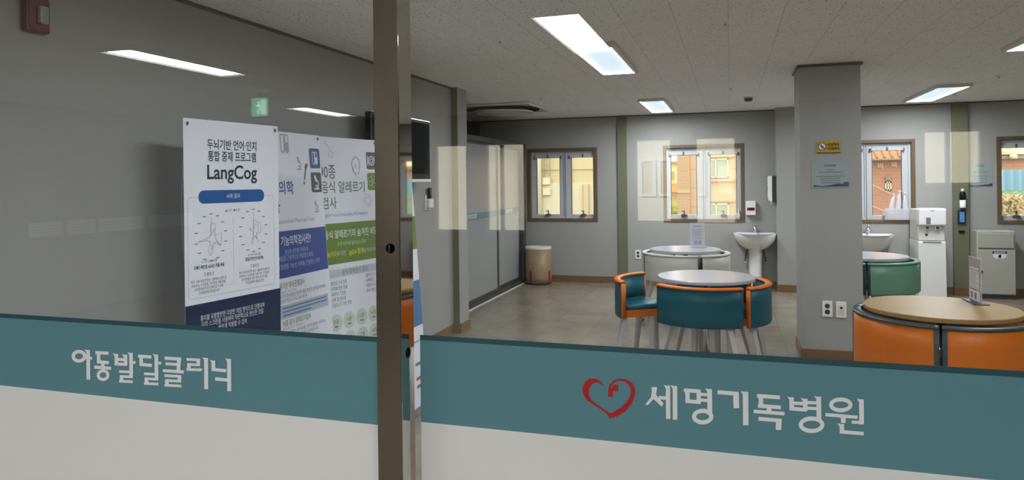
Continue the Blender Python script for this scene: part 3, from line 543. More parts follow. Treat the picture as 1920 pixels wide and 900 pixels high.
# ------------------------------------------------------------------ ceiling lamps
def ceiling_light(x, y, w, l, label, group, watt=LAMP_W):
    t = thing('ceiling_light', label, 'ceiling light', (x, y, CEIL), group=group)
    f = MB(); e = .026
    for s in (-1, 1):
        f.box(s * w / 2 - (e if s > 0 else 0), s * w / 2 + (e if s < 0 else 0), -l / 2, l / 2, -.034, -.001, 'offwhite', .003)
        f.box(-w / 2 + e, w / 2 - e, s * l / 2 - (e if s > 0 else 0), s * l / 2 + (e if s < 0 else 0), -.034, -.001, 'offwhite', .003)
    f.build('lamp_frame', t)
    MB().box(-w / 2 + e, w / 2 - e, -l / 2 + e, l / 2 - e, -.016, -.004, 'panel').build('diffuser', t)
    L = bpy.data.lights.new('lamp_light', 'AREA'); L.shape = 'RECTANGLE'; L.size = w - .05; L.size_y = l - .05; L.energy = watt; L.color = (.965, .98, 1.0)
    lo = bpy.data.objects.new('lamp_light', L); COL.objects.link(lo); lo.parent = t; lo.location = (0, 0, -.018)
    return t
GRP = 'slim rectangular ceiling lights'
ceiling_light(-.898, 5.335, .32, 1.27, 'long rectangular ceiling light above the table with teal chairs, overlapped by a reflection', GRP)
ceiling_light(-.86, 8.83, .32, 1.42, 'small-looking ceiling light above the far window with sink, nearest to the round air conditioner', GRP, LAMP_W * 1.9)
ceiling_light(2.19, 8.80, .33, 1.42, 'slanting ceiling light to the right of the square pillar', GRP, LAMP_W * 1.9)
ceiling_light(2.08, 5.33, .33, 1.27, 'ceiling light cut off by the right edge of the photo', GRP)
ceiling_light(-.915, -1.36, .32, 1.20, 'hall ceiling light mirrored in the right glass door', GRP, HALL_W)
ceiling_light(-3.945, -1.39, .31, 1.22, 'hall ceiling light mirrored in the left glass above the banners, the longer streak', GRP, HALL_W)
ceiling_light(-4.95, -4.87, .34, 1.22, 'hall ceiling light mirrored in the left glass, the shorter streak beside the green exit sign', GRP, 22.0)

ceiling_light(-.90, 1.95 + .45, .32, 1.27, 'unseen fill light added to the ceiling just inside the glass', GRP)  # unseen lamp, added to lift the dark near end of the room
ceiling_light(2.08, 1.95 + .45, .32, 1.27, 'unseen fill light added to the ceiling inside the glass on the right', GRP)  # its added partner on the right, also unseen, for the near room
ceiling_light(2.10, -1.40, .30, 1.17, 'unseen fill light added to the hall ceiling to the right behind the viewer', GRP, HALL_W)  # unseen lamp, added to brighten the film and post from the hall
for k, (ya, yb) in enumerate(((-3.0, -3.42), (-3.48, -3.86), (-3.92, -4.62), (-4.70, -5.5))):
    t = thing('paper_notice', 'long white paper strip mirrored at the left edge, %s' % ('first from the frame edge', 'second from the frame edge', 'third and longer', 'fourth and longest')[k], 'notice', (HXL, (ya + yb) / 2, 1.01), group='paper strips on the hall wall')
    MB().box(0, .004, -abs(ya - yb) / 2, abs(ya - yb) / 2, -.085, .085, 'ink_white', .001).build('sheet', t)
    q = MB(); mx = frame_mtx((.0046, -abs(ya - yb) / 2, .085), (0, 1, 0), (0, 0, -1))
    for j in range(3): q.line([(.05, -.05 - j * .035), (abs(ya - yb) - .05, -.05 - j * .035)], .008, 'ink_light', 0, mx)
    q.build('print', t)
# exit sign in the hall
t = thing('exit_sign', 'green illuminated running figure exit sign mirrored in the left glass', 'exit sign', (-4.585, -3.14, 2.19))
MB().box(-.11, .11, -.03, .0, 0, .21, 'darkgrey', .006).build('housing', t)
e = MB(); mx = frame_mtx((.10, .002, .20), (-1, 0, 0), (0, 0, -1))
e.rrect(0, .2, -.19, 0, .008, 'exit_green', 0, mx)
e.rrect(.02, .085, -.17, -.02, .004, 'exit_white', .001, mx)
e.disc(.11, -.045, .015, 'exit_white', .001, mx); e.line([(.11, -.06), (.095, -.105), (.125, -.135), (.115, -.17)], .02, 'exit_white', .001, mx)
e.line([(.10, -.075), (.135, -.085), (.15, -.065)], .013, 'exit_white', .001, mx); e.line([(.095, -.105), (.075, -.13), (.05, -.135)], .018, 'exit_white', .0012, mx)
e.build('sign_face', t)
MB().box(-.006, .006, -.02, -.008, .21, CEIL - 2.19 - .001, 'darkgrey').build('hanger', t)

# sprinklers, smoke detector
def sprinkler(x, y, label):
    t = thing('sprinkler_head', label, 'sprinkler', (x, y, CEIL), group='sprinkler heads in the ceiling')
    MB().lathe([(.026, 0), (.026, -.004), (.014, -.009)], 'white', n=20).build('rosette', t)
    MB().lathe([(.006, -.008), (.006, -.020), (.011, -.021), (.011, -.024)], 'chrome', n=14).build('nozzle', t)
for x, y, l in ((-1.452, 4.38, 'sprinkler head to the left of the nearest ceiling light'), (-.017, 4.37, 'sprinkler head near the top edge, right of the nearest ceiling light'),
                (-2.017, 7.55, 'sprinkler head beside the round air conditioner'), (.016, 7.53, 'sprinkler head just left of the smoke detector'),
                (2.425, 7.605, 'sprinkler head farthest right, between two ceiling lights'), (2.441, 9.01, 'tiny sprinkler head below the slanting ceiling light'), (-2.025, 8.99, 'sprinkler head behind the air conditioner near the far wall')):
    sprinkler(x, y, l)
t = thing('smoke_detector', 'round grey smoke detector on the ceiling left of the pillar', 'smoke detector', (.212, 8.45, CEIL))
MB().lathe([(.055, 0), (.055, -.012)], 'offwhite', n=28).build('base', t)
MB().lathe([(.048, -.012), (.044, -.04), (.03, -.05), (.004, -.052)], 'grey_frame', n=28).build('sensor', t)

# ------------------------------------------------------------------ round cassette air conditioner
t = thing('air_conditioner', 'square ceiling air conditioner with a round grey disc and black ring', 'air conditioner', (-2.73, 8.33, CEIL))
MB().box(-.49, .49, -.49, .49, -.03, -.001, 'gloss_white', .012).build('cover_plate', t)
MB().arc([(.34, -.031), (.462, -.031), (.462, -.038), (.34, -.038)], 0, 2 * PI, 'void', 56).build('air_slot', t)
MB().lathe([(.30, -.036), (.36, -.052), (.395, -.062), (.392, -.070), (.34, -.086), (.2, -.096), (.003, -.098)], 'ac_disc', n=56).build('disc', t)
MB().arc([(.36, -.052), (.395, -.062), (.398, -.068), (.385, -.074), (.345, -.085), (.345, -.06)], 0, 2 * PI, 'gloss_white', 56).build('disc_rim', t)

# ------------------------------------------------------------------ glass front: left screen, post, right door
def film(parent, x0, x1, y, letters, left):
    yy = y - .0062
    MB().box(x0, x1, yy - .0006, yy, .946, 1.136, 'teal_film').build('teal_band', parent)
    MB().box(x0, x1, yy - .0006, yy, 1.136, 1.148, 'teal_dark').build('doubled_band_edge', parent)  # edge of the film seen double in the glass, painted as a darker strip
    MB().box(x0, x1, yy - .0005, yy, .10, .946, 'white_film').build('frosted_film', parent)
    b = MB()
    for i, q in enumerate(letters): b.flat([(u / 10000.0, v / 10000.0) for u, v in q], 'letter_white', (i % 12) * .00004, frame_mtx((0, yy - .0014, 0), (1, 0, 0), (0, 0, -1)))
    b.build('lettering', parent)
t = thing('glass_screen', 'left fixed glass screen with a teal band lettered in white Korean', 'glass screen')
MB().box(XL + .02, -.7655, GL - .006, GL + .006, .0, CEIL, 'glass').build('glass_pane', t)
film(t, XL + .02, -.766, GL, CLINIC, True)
t = thing('glass_door', 'right glass door with a teal band, red heart emblem and white Korean lettering', 'glass door')
MB().box(-.716, 1.88, GR - .006, GR + .006, .0, CEIL, 'glass').build('glass_pane', t)
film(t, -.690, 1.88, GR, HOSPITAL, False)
b = MB()
for i, q in enumerate(HEART): b.flat([(u / 10000.0, v / 10000.0) for u, v in q], 'logo_red', (i % 7) * .00004, frame_mtx((0, GR - .0076, 0), (1, 0, 0), (0, 0, -1)))
b.build('emblem', t)
t = thing('steel_post', 'upright brushed stainless steel post with round lock holes between the glass panels', 'post', (-.7355, 1.4, 0))
MB().box(-.0295, .0305, 0, .002, 0, CEIL, 'steel_front', .0008).build('front_face', t)
MB().box(-.0295, .0315, .002, .066, 0, CEIL, 'steel_side', .001).build('body', t)
def hole(parent, mtx):
    o = MB(); o.disc(0, 0, .0125, 'darkgrey', .0004, mtx, r2=.0108); o.disc(0, 0, .0108, 'void', .0003, mtx); o.line([(-.0028, -.008), (-.0028, .008)], .0014, 'chrome', .0006, mtx)
    return o.build('lock_hole', parent)
hole(t, frame_mtx((.0075, 0, 1.354), (1, 0, 0), (0, 0, -1)))
hole(t, frame_mtx((.0315, .034, 1.114), (0, 1, 0), (0, 0, -1)))

# ------------------------------------------------------------------ roll banners on X stands
def banner(name, label, P0, dirv, lean, w, h, draw, bow=.0, pole_show=True):
    t = thing(name, label, 'banner stand', (P0[0], P0[1], 0), group='tall printed banners along the left wall')
    a = Vector((dirv[0], dirv[1], 0)).normalized(); out = Vector((a.y, -a.x, 0)); down = (Vector((0, 0, -1)) + out * lean).normalized()
    mx = frame_mtx((0, 0, 1.812), a, down)
    MB().box(0, w, -h, 0, -.0016, 0, 'paper', mtx=mx).build('sheet', t)
    P = MB(); draw(P, mx, t); P.build('print', t)
    for x in (.022, w - .022):
        g = MB(); g.disc(x, -.022, .0095, 'chrome', .0012, mx, r2=.0045); g.disc(x, -.022, .0045, 'void', .001, mx)
        ey = g.build('eyelet', t)
        k = MB(); k.tube([mx @ Vector((x, -.012, -.012)), mx @ Vector((x + .002, -.018, .006)), mx @ Vector((x, -.03, .007)), mx @ Vector((x - .002, -.034, .002))], .0025, 'chrome', 6); k.build('hook', ey)
    mid = lambda x, y, z: mx @ Vector((x, y, z))
    p = MB()
    for s in (0, 1):
        xa, xb = (.022, w - .022) if s == 0 else (w - .022, .022)
        pts = []
        for i in range(13):
            u = i / 12.0
            x = xa + (w / 2 - xa) * u ** 2.6
            pts.append(mid(x, -.02 - (h * .78) * u, -.008 - .085 * math.sin(PI * u * .62)))
        p.tube(pts, .004, 'ink_light', 6)
    p.build('upper_arm', t)
    for s in (0, 1):
        l = MB(); xe = .04 if s == 0 else w - .04
        l.tube([mid(w / 2, -h * .78 - .02, -.075), mid((w / 2 + xe) / 2, -h * .88, -.06), mid(xe, -h + .01, -.02)], .005, 'darkgrey', 6); l.build('leg', t)
    l = MB(); c = mid(w / 2, -h * .78 - .02, -.075); g = c + out * -.05; g.z = .008
    l.tube([c, (c + g) / 2, g], .006, 'darkgrey', 6); l.build('leg', t)
    MB().box(-.02, .02, -.02, .02, -.05, .05, 'darkgrey', .004, mtx=Matrix.Translation(c)).build('hub', t)
    return t
def radar(P, mx, cx, cy, pts, col, w=.0013):
    P.line([(cx + x, cy + y) for x, y in pts + pts[:1]], w, col, .0012, mx)
def ticks(P, mx, cx, cy, n=14, r=.082, ry=.10):
    for k in range(n):
        a = PI / 2 - 2 * PI * k / n
        x, y = cx + r * math.cos(a), cy + ry * math.sin(a)
        P.line([(x - .010, y), (x + .010, y)], .0042, 'ink_grey', .0009, mx)
    for k in range(12): P.line([(cx - .002, cy + .01 + k * .0075), (cx + .004, cy + .01 + k * .0075)], .0022, 'ink_red', .0009, mx)
def draw_first(P, mx, t):
    K = lambda x0, x1, y0, y1, r, m: MB().rrect(x0, x1, y0, y1, r, m, .0007, mx).build('colour_block', t)
    T = lambda s, x, y, z, m, w=None, b=0.0, al='CENTER': P.text(s, x, -y, z, m, .0010, mx, al, w, b)
    T('두뇌기반 언어·인지', .287, .115, .054, 'ink', .308, .0007); T('통합 중재 프로그램', .287, .172, .054, 'ink', .300, .0007)
    T('LangCog', .287, .246, .096, 'ink', .312, .0016)
    K(.079, .491, -.398, -.335, .03, 'pill_blue'); T('사례 결과', .287, .366, .026, 'ink_white', .085)
    for a, b in (((.030, -.368), (.079, -.368)), ((.491, -.368), (.546, -.368)), ((.018, -.380), (.018, -.826)), ((.558, -.380), (.558, -.826)), ((.030, -.838), (.546, -.838)),
                 ((.018, -.380), (.030, -.368)), ((.546, -.368), (.558, -.380)), ((.018, -.826), (.030, -.838)), ((.546, -.838), (.558, -.826))):
        P.line([a, b], .0016, 'ink_light', .0008, mx)
    P.line([(.283, -.47), (.283, -.80)], .0012, 'ink_light', .0008, mx)
    T('▲사전  ●사후', .281, .436, .017, 'ink_grey', .09)
    ticks(P, mx, .150, -.560, 14, .088, .112); ticks(P, mx, .415, -.545, 14, .088, .108)
    radar(P, mx, .150, -.560, [(-.002, .07), (.014, .068), (.026, .062), (.022, .025), (.026, .006), (.062, .018), (.056, -.045), (.028, -.02), (.014, -.04), (.004, -.075), (-.006, -.09), (-.018, -.06), (-.008, -.02), (-.026, -.014), (-.075, -.016), (-.028, -.004), (-.006, .012)], 'ink_red')
    radar(P, mx, .150, -.560, [(.000, .015), (.018, .04), (.016, .01), (.024, -.006), (.055, -.044), (.014, -.024), (.002, -.06), (-.006, -.02), (-.03, -.013), (-.006, .004)], 'ink_grey')
    radar(P, mx, .415, -.545, [(.0, .055), (.012, .05), (.03, .042), (.044, .038), (.052, .01), (.046, -.015), (.018, -.017), (.026, -.05), (.036, -.068), (.014, -.03), (.002, -.035), (-.006, -.07), (-.018, -.06), (-.004, -.03), (-.002, -.008), (-.03, .01), (-.004, .006)], 'ink_red')
    radar(P, mx, .415, -.545, [(.004, .02), (.018, .034), (.032, .022), (.036, -.004), (.018, -.015), (.022, -.04), (.010, -.028), (.0, -.04), (-.008, -.045), (.002, -.01)], 'ink_grey')
    T('A / 여 / 13세 5개월', .138, .672, .015, 'ink_grey', .088); T('자폐스펙트럼 ADHD 약물 복용', .138, .697, .021, 'ink', .176, .0003)
    T('【 결과 】', .135, .733, .018, 'ink', .05)
    for k, (s, w) in enumerate((('평균 110% 반응력 향상, 시뮬레이션 협력 등', .205), ('반응속도, 시각변별, 인지유연, 충동행동,', .20), ('시각협응능력 인지 영역 등 우수함,', .17), ('주의집중력의 향상을 보임', .12))): T(s, .135, .761 + k * .0185, .0165, 'ink_grey', w)
    T('B / 여 / 9세 6개월', .42, .668, .015, 'ink_grey', .08); T('발달지연(언어장애)', .42, .689, .021, 'ink', .12, .0003)
    T('【 결과 】', .42, .726, .018, 'ink', .05)
    for k, (s, w) in enumerate((('평균 105% 반응력 향상, 시뮬레이션 협력 등', .205), ('반응속도, 시각변별, 작업기억, 인지유연', .20), ('우선변별과 인지 영역 등 우수함', .175), ('주의집중력의 향상을 보임', .12))): T(s, .42, .752 + k * .0185, .0165, 'ink_grey', w)
    K(0, .600, -1.78, -.867, .001, 'navy')
    T('흥미를 유발할만한 다양한 게임 방식으로 진행되며', .283, .937, .030, 'ink_white', .400); T('터치 스크린을 사용하여 직관적으로 판단한 것을', .283, .967, .030, 'ink_white', .385); T('빠르게 적용할 수 있어', .275, .998, .030, 'ink_white', .175)
def icon_tubes(t, mx, x, y, s, m, z=.0012):
    P = MB()
    for k in (0, 1):
        X = x + (k - .5) * s * .75
        P.line([(X - s * .28, y + s), (X - s * .28, y - s * .7), (X, y - s), (X + s * .28, y - s * .7), (X + s * .28, y + s), (X - s * .28, y + s)], s * .14, m, z, mx)
    P.rrect(x + s * .15, x + s * .62, y - s * .8, y + s * .2, s * .1, m, z + .0002, mx)
    P.build('icon', t)
def icon_micro(t, mx, x, y, s, m, z=.0012):
    P = MB()
    P.line([(x - s * .35, y + s), (x + s * .1, y + s * .1)], s * .42, m, z, mx); P.line([(x + s * .1, y + s * .35), (x + s * .5, y), (x + s * .45, y - s * .5), (x, y - s * .75)], s * .2, m, z + .0002, mx)
    P.line([(x - s * .6, y - s * .9), (x + s * .65, y - s * .9)], s * .22, m, z, mx); P.line([(x - s * .35, y - s * .45), (x + s * .25, y - s * .45)], s * .16, m, z, mx)
    P.build('icon', t)
def draw_second(P, mx, t):
    K = lambda x0, x1, y0, y1, r, m: MB().rrect(x0, x1, y0, y1, r, m, .0007, mx).build('colour_block', t)
    T = lambda s, x, y, z, m, w=None, b=0.0, al='CENTER': P.text(s, x, -y, z, m, .0010, mx, al, w, b)
    icon_tubes(t, mx, .232, -.072, .055, 'ink_light'); icon_micro(t, mx, .362, -.185, .04, 'ink_light'); icon_micro(t, mx, .515, -.455, .035, 'ink_light')
    P.line([(.446, -.185), (.428, -.215)], .022, 'ink_brown', .0012, mx); P.line([(.430, -.212), (.408, -.285)], .011, 'ink_brown', .0014, mx); P.disc(.404, -.305, .006, 'ink_brown', .0012, mx, ry=.011)
    K(.478, .592, -.212, -.086, .014, 'ink_blue'); icon_tubes(t, mx, .535, -.15, .04, 'ink_white')
    K(.478, .592, -.364, -.238, .014, 'ink_brown'); icon_micro(t, mx, .535, -.302, .044, 'ink_white')
    T('기능의학', .290, .333, .088, 'ink_blue', .29, .001, 'RIGHT'); T('검사', .150, .440, .088, 'ink_blue', .15, .001, 'RIGHT')
    T('Integrative Functional Medical Test', .483, .526, .036, 'ink_light', .55, 0, 'RIGHT')
    K(0, .6, -.854, -.584, .001, 'ink_blue')
    T('기능의학검사란?', .283, .643, .062, 'ink_white', .300, .0006); T('증상의 원인에 주목하여', .28, .708, .034, 'pale_blue', .23)
    T('문제점을 근본적으로 해결함으로써,', .262, .743, .034, 'pale_blue', .37); T('질병 발생할 가능성 자체를 근절하는 의학', .512, .790, .034, 'pale_blue', .45, 0, 'RIGHT')
    T('유기산 대사균형검사', .091, .898, .042, 'ink_dgreen', .245, .0002, 'LEFT'); T('Organic Acid Test', .091, .931, .020, 'ink_light', .16, 0, 'LEFT')
    T('유기산대사물질을 통하여 결핍 영양 등 원인을 파악하며', .091, .957, .026, 'ink_grey', .46, 0, 'LEFT'); T('결핍된 영양소의 공급 등을 제시함', .091, .985, .024, 'ink_grey', .26, 0, 'LEFT')
    K(.085, .575, -1.085, -1.008, .008, 'pale_blue')
    for k in range(3): P.line([(.105, -1.026 - k * .021), (.555 - .17 * (k == 2), -1.026 - k * .021)], .008, 'mid_blue', .0011, mx)
    P.disc(.045, -1.125, .03, 'ink_green', .0009, mx)
    T('90종 음식 알레르기검사', .098, 1.112, .040, 'ink_green', .275, .0002, 'LEFT'); T('IgG4 90 Food Antigens', .098, 1.142, .018, 'ink_light', .19, 0, 'LEFT')
    T('평소에 먹는 음식으로 인하여 몸에 나타나는', .105, 1.170, .024, 'ink_grey', .42, 0, 'LEFT'); T('증상의 원인을 알아보는 검사입니다.', .105, 1.198, .024, 'ink_grey', .34, 0, 'LEFT')
def draw_third(P, mx, t):
    mx = mx @ Matrix.Translation((.066, 0, 0))
    K = lambda x0, x1, y0, y1, r, m: MB().rrect(x0, x1, y0, y1, r, m, .0007, mx).build('colour_block', t)
    T = lambda s, x, y, z, m, w=None, b=0.0, al='CENTER': P.text(s, x, -y, z, m, .0010, mx, al, w, b)
    P.disc(.085, -.115, .022, 'ink_light', .001, mx, r2=.019); P.line([(.03, -.03), (.06, -.06), (.085, -.09)], .003, 'ink_light', .001, mx)
    P.line([(.30, -.225), (.288, -.20), (.282, -.185), (.291, -.150), (.325, -.125), (.358, -.145), (.366, -.185), (.352, -.225), (.345, -.25)], .0055, 'ink_grey', .001, mx); P.line([(.288, -.205), (.30, -.235), (.318, -.238), (.322, -.262)], .0055, 'ink_grey', .001, mx); P.disc(.322, -.195, .014, 'ink_light', .001, mx, r2=.009)
    for k in range(6): P.disc(.43 + .035 * math.cos(k), -.43 + .035 * math.sin(k), .014, 'ink_light', .001 + k * .00003, mx, r2=.011)
    K(.438, .546, -.212, -.088, .014, 'ink_brown'); P.disc(.492, -.150, .034, 'ink_white', .0011, mx, r2=.027); P.disc(.492, -.150, .018, 'ink_white', .0011, mx, r2=.012)
    P.line([(.452, -.115), (.452, -.185)], .008, 'ink_white', .0011, mx); P.line([(.532, -.115), (.532, -.185)], .008, 'ink_white', .0011, mx)
    K(.438, .546, -.359, -.236, .014, 'ink_green')
    for k in range(5): P.disc(.492 + .025 * math.cos(k * 1.26), -.297 + .025 * math.sin(k * 1.26), .02, 'pale_green', .001 + k * .00003, mx, r2=.017)
    T('90종', .118, .232, .105, 'ink_brown', .150, .0004, 'RIGHT'); T('음식 알레르기', .402, .335, .086, 'ink_dgreen', .425, .0004, 'RIGHT'); T('검사', .112, .440, .086, 'ink_dgreen', .135, .0004, 'RIGHT')
    T('IgG4 Food Antibodies-90 Antigens', .418, .517, .032, 'ink_light', .42, 0, 'RIGHT')
    K(-.066, .559, -.843, -.574, .001, 'ink_green')
    T('음식 알레르기의 숨겨진 비밀!', .525, .648, .060, 'ink_white', .545, .0006, 'RIGHT'); T('우리 식탁에 올라오는 음식', .24, .715, .032, 'pale_green', .29)
    T('90가지', .080, .777, .042, 'ink_yellow', .085, .0006, 'RIGHT'); T('에 대한', .086, .777, .034, 'pale_green', .085, 0, 'LEFT'); T('IgG4 항체', .205, .777, .044, 'ink_yellow', .15, .0006, 'LEFT'); T('를 측정하세요', .36, .777, .034, 'pale_green', .14, 0, 'LEFT')
    K(.008, .54, -.930, -.878, .001, 'pale_grey'); T('음식 알레르기 증상', .255, .904, .040, 'ink_grey', .26, .0003)
    for k, s in enumerate(('원인성 식욕 질환', '두피에 염증 장애', '피부이스 건성함', '소화 및 반도통', '기분의 조기식한 변화')): T(s, .015, .966 + k * .036, .030, 'ink_grey', .030 * len(s) * .56, 0, 'LEFT')
    for k, s in enumerate(('- 불안감 및 피로', '- 과체중감', '- 재발성 두통', '- 피부 발진과 가스')): T(s, .345, .952 + k * .036, .030, 'ink_grey', .030 * len(s) * .56, 0, 'LEFT')
    for r, row in enumerate((('20종', '15종', '13종', '9종'), ('12종', '10종', '7종', '4종'))):
        for k, s in enumerate(row):
            X, Y = .043 + k * .125, -1.225 - r * .125
            P.disc(X, Y, .056, 'pale_green', .0008 + .0001 * (k % 2), mx); T(s, X, -Y - .008, .034, 'ink_green', .05, .0003); P.line([(X - .016, Y - .024), (X + .016, Y - .024)], .010, 'ink_grey', .0012, mx)
def draw_fourth(P, mx, t):
    K = lambda x0, x1, y0, y1, r, m: MB().rrect(x0, x1, y0, y1, r, m, .0007, mx).build('colour_block', t)
    T = lambda s, x, y, z, m, w=None, b=0.0, al='CENTER': P.text(s, x, -y, z, m, .0010, mx, al, w, b)
    K(0, .4, -.745, -.53, .001, 'ink_green'); K(0, .4, -1.235, -.945, .001, 'mid_blue')
    for k, (y, w_, c) in enumerate(((1.33, .012, 'ink_light'), (1.47, .018, 'ink_grey'), (1.56, .02, 'ink_red'), (1.61, .02, 'ink_grey'))): P.line([(.25, -y), (.385, -y)], w_, c, .001, mx)
    P.line([(.345, -1.70), (.365, -1.70)], .008, 'ink_yellow', .001, mx); P.line([(.355, -1.69), (.355, -1.71)], .008, 'ink_brown', .0012, mx)
b1 = banner('banner_stand', 'white and navy upright banner titled LangCog with two radar charts', (-2.389, 2.58), (.079, .59), 0.0, .594, 1.74, draw_first)
b2 = banner('banner_stand', 'banner with a royal blue block and test tube icon, half behind the navy one', (-2.52, 3.28), (0, .6), .069, .603, 1.74, draw_second)
b3 = banner('banner_stand', 'banner with an olive green block and pale green circles, cut by the steel post', (-2.563, 3.885), (.104, .54), .062, .625, 1.74, draw_third)
b4 = banner('banner_stand', 'narrow slice of a banner with green and blue blocks showing right of the steel post', (-2.017, 3.75), (0, .4), .07, .40, 1.735, draw_fourth)

# ------------------------------------------------------------------ things on the left wall
t = thing('fire_strobe', 'dark red fire alarm strobe with a milky lens high on the left wall', 'fire alarm', (XL, 2.06, 2.18))
MB().box(0, .035, -.05, .05, -.065, .075, 'dark_red', .008).build('housing', t)
MB().box(.030, .055, -.006, .030, -.030, .040, 'clear_lens', .006).build('lens', t)
MB().box(.032, .040, -.042, -.012, -.05, .055, 'dark_red', .003).build('grille', t)
t = thing('television', 'slim black wall television seen edge-on behind the steel post', 'television', (-2.505, 5.02, 1.77))
MB().box(-.03, .018, -.52, .52, -.235, .255, 'black', .006).build('body', t)
MB().box(.0182, .0195, -.50, .50, -.195, .235, 'screen').build('screen', t)
MB().box(.018, .024, -.52, .52, -.262, -.238, 'white', .003).build('lower_bezel', t)
MB().box(-.03, .019, -.52, .52, .256, .262, 'chrome', .001).build('top_strip', t)
MB().box(-.134, -.031, -.12, .12, -.10, .10, 'darkgrey', .004).build('wall_bracket', t)
t = thing('remote_holder', 'white cradle fixed to the wall below the television', 'holder', (XL, 5.80, 1.27))
MB().box(0, .05, -.045, .045, 0, .085, 'white', .012).build('cradle', t)
MB().box(0, .008, -.05, .05, -.02, .12, 'white', .003).build('back_plate', t)
t = thing('remote_control', 'black remote control standing in the white wall cradle', 'remote control', (XL + .028, 5.80, 1.356))
MB().box(-.011, .011, -.025, .025, 0, .10, 'black', .006).build('body', t)
MB().box(.0112, .0125, -.017, .017, .03, .085, 'darkgrey', .0005).build('keypad', t)

# ------------------------------------------------------------------ frosted sliding partition
t = thing('sliding_partition', 'grey framed sliding partition of frosted glass with a teal stripe', 'partition', (-2.935, 0, 0))
f = MB()
f.box(-.09, 0.0, 6.72, 9.98, 0, .055, 'grey_frame', .003); f.box(-.09, .012, 6.72, 9.98, 2.00, 2.065, 'grey_frame', .003)
f.box(-.09, .006, 9.86, 9.985, .0, 2.0, 'grey_frame', .003); f.box(-.09, .0, 6.70, 6.76, 0, 2.0, 'grey_frame', .003)
f.build('track_frame', t)
MB().box(.012, .020, 6.72, 9.98, 0, .012, 'white', .002).build('floor_strip', t)
for i, (y0, y1, xo) in enumerate(((6.76, 8.74, -.035), (8.62, 9.86, -.075))):
    d = MB(); e = .055
    d.box(xo, xo + .03, y0, y0 + e, .06, 1.995, 'grey_frame', .003); d.box(xo, xo + .03, y1 - e, y1, .06, 1.995, 'grey_frame', .003)
    d.box(xo, xo + .03, y0 + e, y1 - e, .06, .10, 'grey_frame', .003); d.box(xo, xo + .03, y0 + e, y1 - e, 1.965, 1.995, 'grey_frame', .003)
    o = d.build('sliding_leaf', t)
    MB().box(xo + .012, xo + .02, y0 + e, y1 - e, .10, 1.965, 'frost_door').build('frosted_pane', o)
    MB().box(xo + .0205, xo + .0215, y0 + e, y1 - e, 1.048, 1.128, 'teal_film').build('stripe', o)
    tx = MB(); mx = frame_mtx((xo + .0222, (7.75 if i == 0 else 9.33), 1.088), (0, 1, 0), (0, 0, -1))
    for k in range(4):
        X = -.15 + k * .085
        tx.line([(X, .02), (X + .05, .02)], .010, 'letter_white', 0, mx); tx.line([(X + .06, .028), (X + .06, -.026)], .010, 'letter_white', 0, mx); tx.disc(X + .022, -.006, .02, 'letter_white', 0, mx, r2=.011)
    tx.build('lettering', o)
    MB().box(xo + .03, xo + .042, y0 + .015, y0 + .032, .93, 1.07, 'darkgrey', .003).build('handle', o)

# ------------------------------------------------------------------ waste bin by the partition
t = thing('waste_bin', 'round beige wood-look waste bin with a cream lid and red slots', 'waste bin', (-2.708, 9.86, 0))
MB().lathe([(.185, 0), (.19, .02)], 'black', n=48).build('base', t)
MB().lathe([(.19, .02), (.192, .10), (.192, .505)], 'bin_wood', n=48).build('body', t)
MB().lathe([(.193, .505), (.195, .512), (.195, .535), (.188, .545), (.15, .546), (.14, .538), (.003, .538)], 'offwhite', n=48).build('lid', t)
for a in (-112, -20):
    s = MB(); r = .1925; A = math.radians(a); d = .115
    s.arc([(r, .02), (r + .002, .02), (r + .002, .19), (r, .19)], A - d, A + d, 'red', 8, False); s.arc([(r, .19), (r + .002, .19), (r + .002, .203), (r, .203)], A - d * .65, A + d * .65, 'red', 6, False)
    s.build('slot', t)

# ------------------------------------------------------------------ tub chairs and round tables
RO = .452
def make_chair(name, label, group, shell, trim, seat, seat_edge, ends, wide, zb=.425):
    t = thing(name, label, 'chair', group=group)
    H_ = math.radians(43.6); ow = RO + (.004 if wide else -.004); gw = .050 if wide else .028
    prof = [(RO, zb + .015), (RO - .006, zb), (RO - .04, zb), (RO - .042, .70), (RO - .004, .70), (RO, .60), (RO, .50)]
    MB().arc(prof, -H_, H_, shell, 28).build('backrest', t)
    e = MB(); q = RO + .005; w = RO - .047
    e.arc([(q, .7015), (q, .710), (q - .008, .7175), (w + .008, .7175), (w, .710), (w, .7015)], -H_ - .010, H_ + .010, trim, 28)
    e.build('piping', t)
    for s in (-1, 1):
        e = MB(); lo, hi = sorted((s * (H_ + .010), s * (H_ + .010 - gw)))
        e.arc([(ow, zb + .012), (ow - .008, zb - .003), (w + .002, zb - .005), (w + .002, .697), (ow, .697), (ow, .60)], lo, hi, ends, 5); e.build('end_piping', t)
    p = MB(); p.arc([(.085, zb), (RO - .046, zb), (RO - .046, .482), (.085, .482)], -H_ + .05, H_ - .05, seat_edge, 16, False); p.build('seat_frame', t)
    p = MB(); p.arc([(.10, .482), (RO - .047, .482), (RO - .047, .520), (.14, .522), (.105, .512)], -H_ + .055, H_ - .055, seat, 16, True); p.build('seat', t)
    for r0, a0, r1, a1 in ((.385, 33, .50, 38), (.385, -33, .50, -38), (.17, 20, .16, 26), (.17, -20, .16, -26)):
        A, B = math.radians(a0), math.radians(a1)
        g = MB().bar((r0 * math.cos(A), r0 * math.sin(A), zb), (r1 * math.cos(B), r1 * math.sin(B), .012), .042, .027, 'leg').build('leg', t)
        MB().bar((r1 * math.cos(B), r1 * math.sin(B), .014), (r1 * math.cos(B) * 1.005, r1 * math.sin(B) * 1.005, 0), .028, .028, 'black').build('foot', g)
    return t
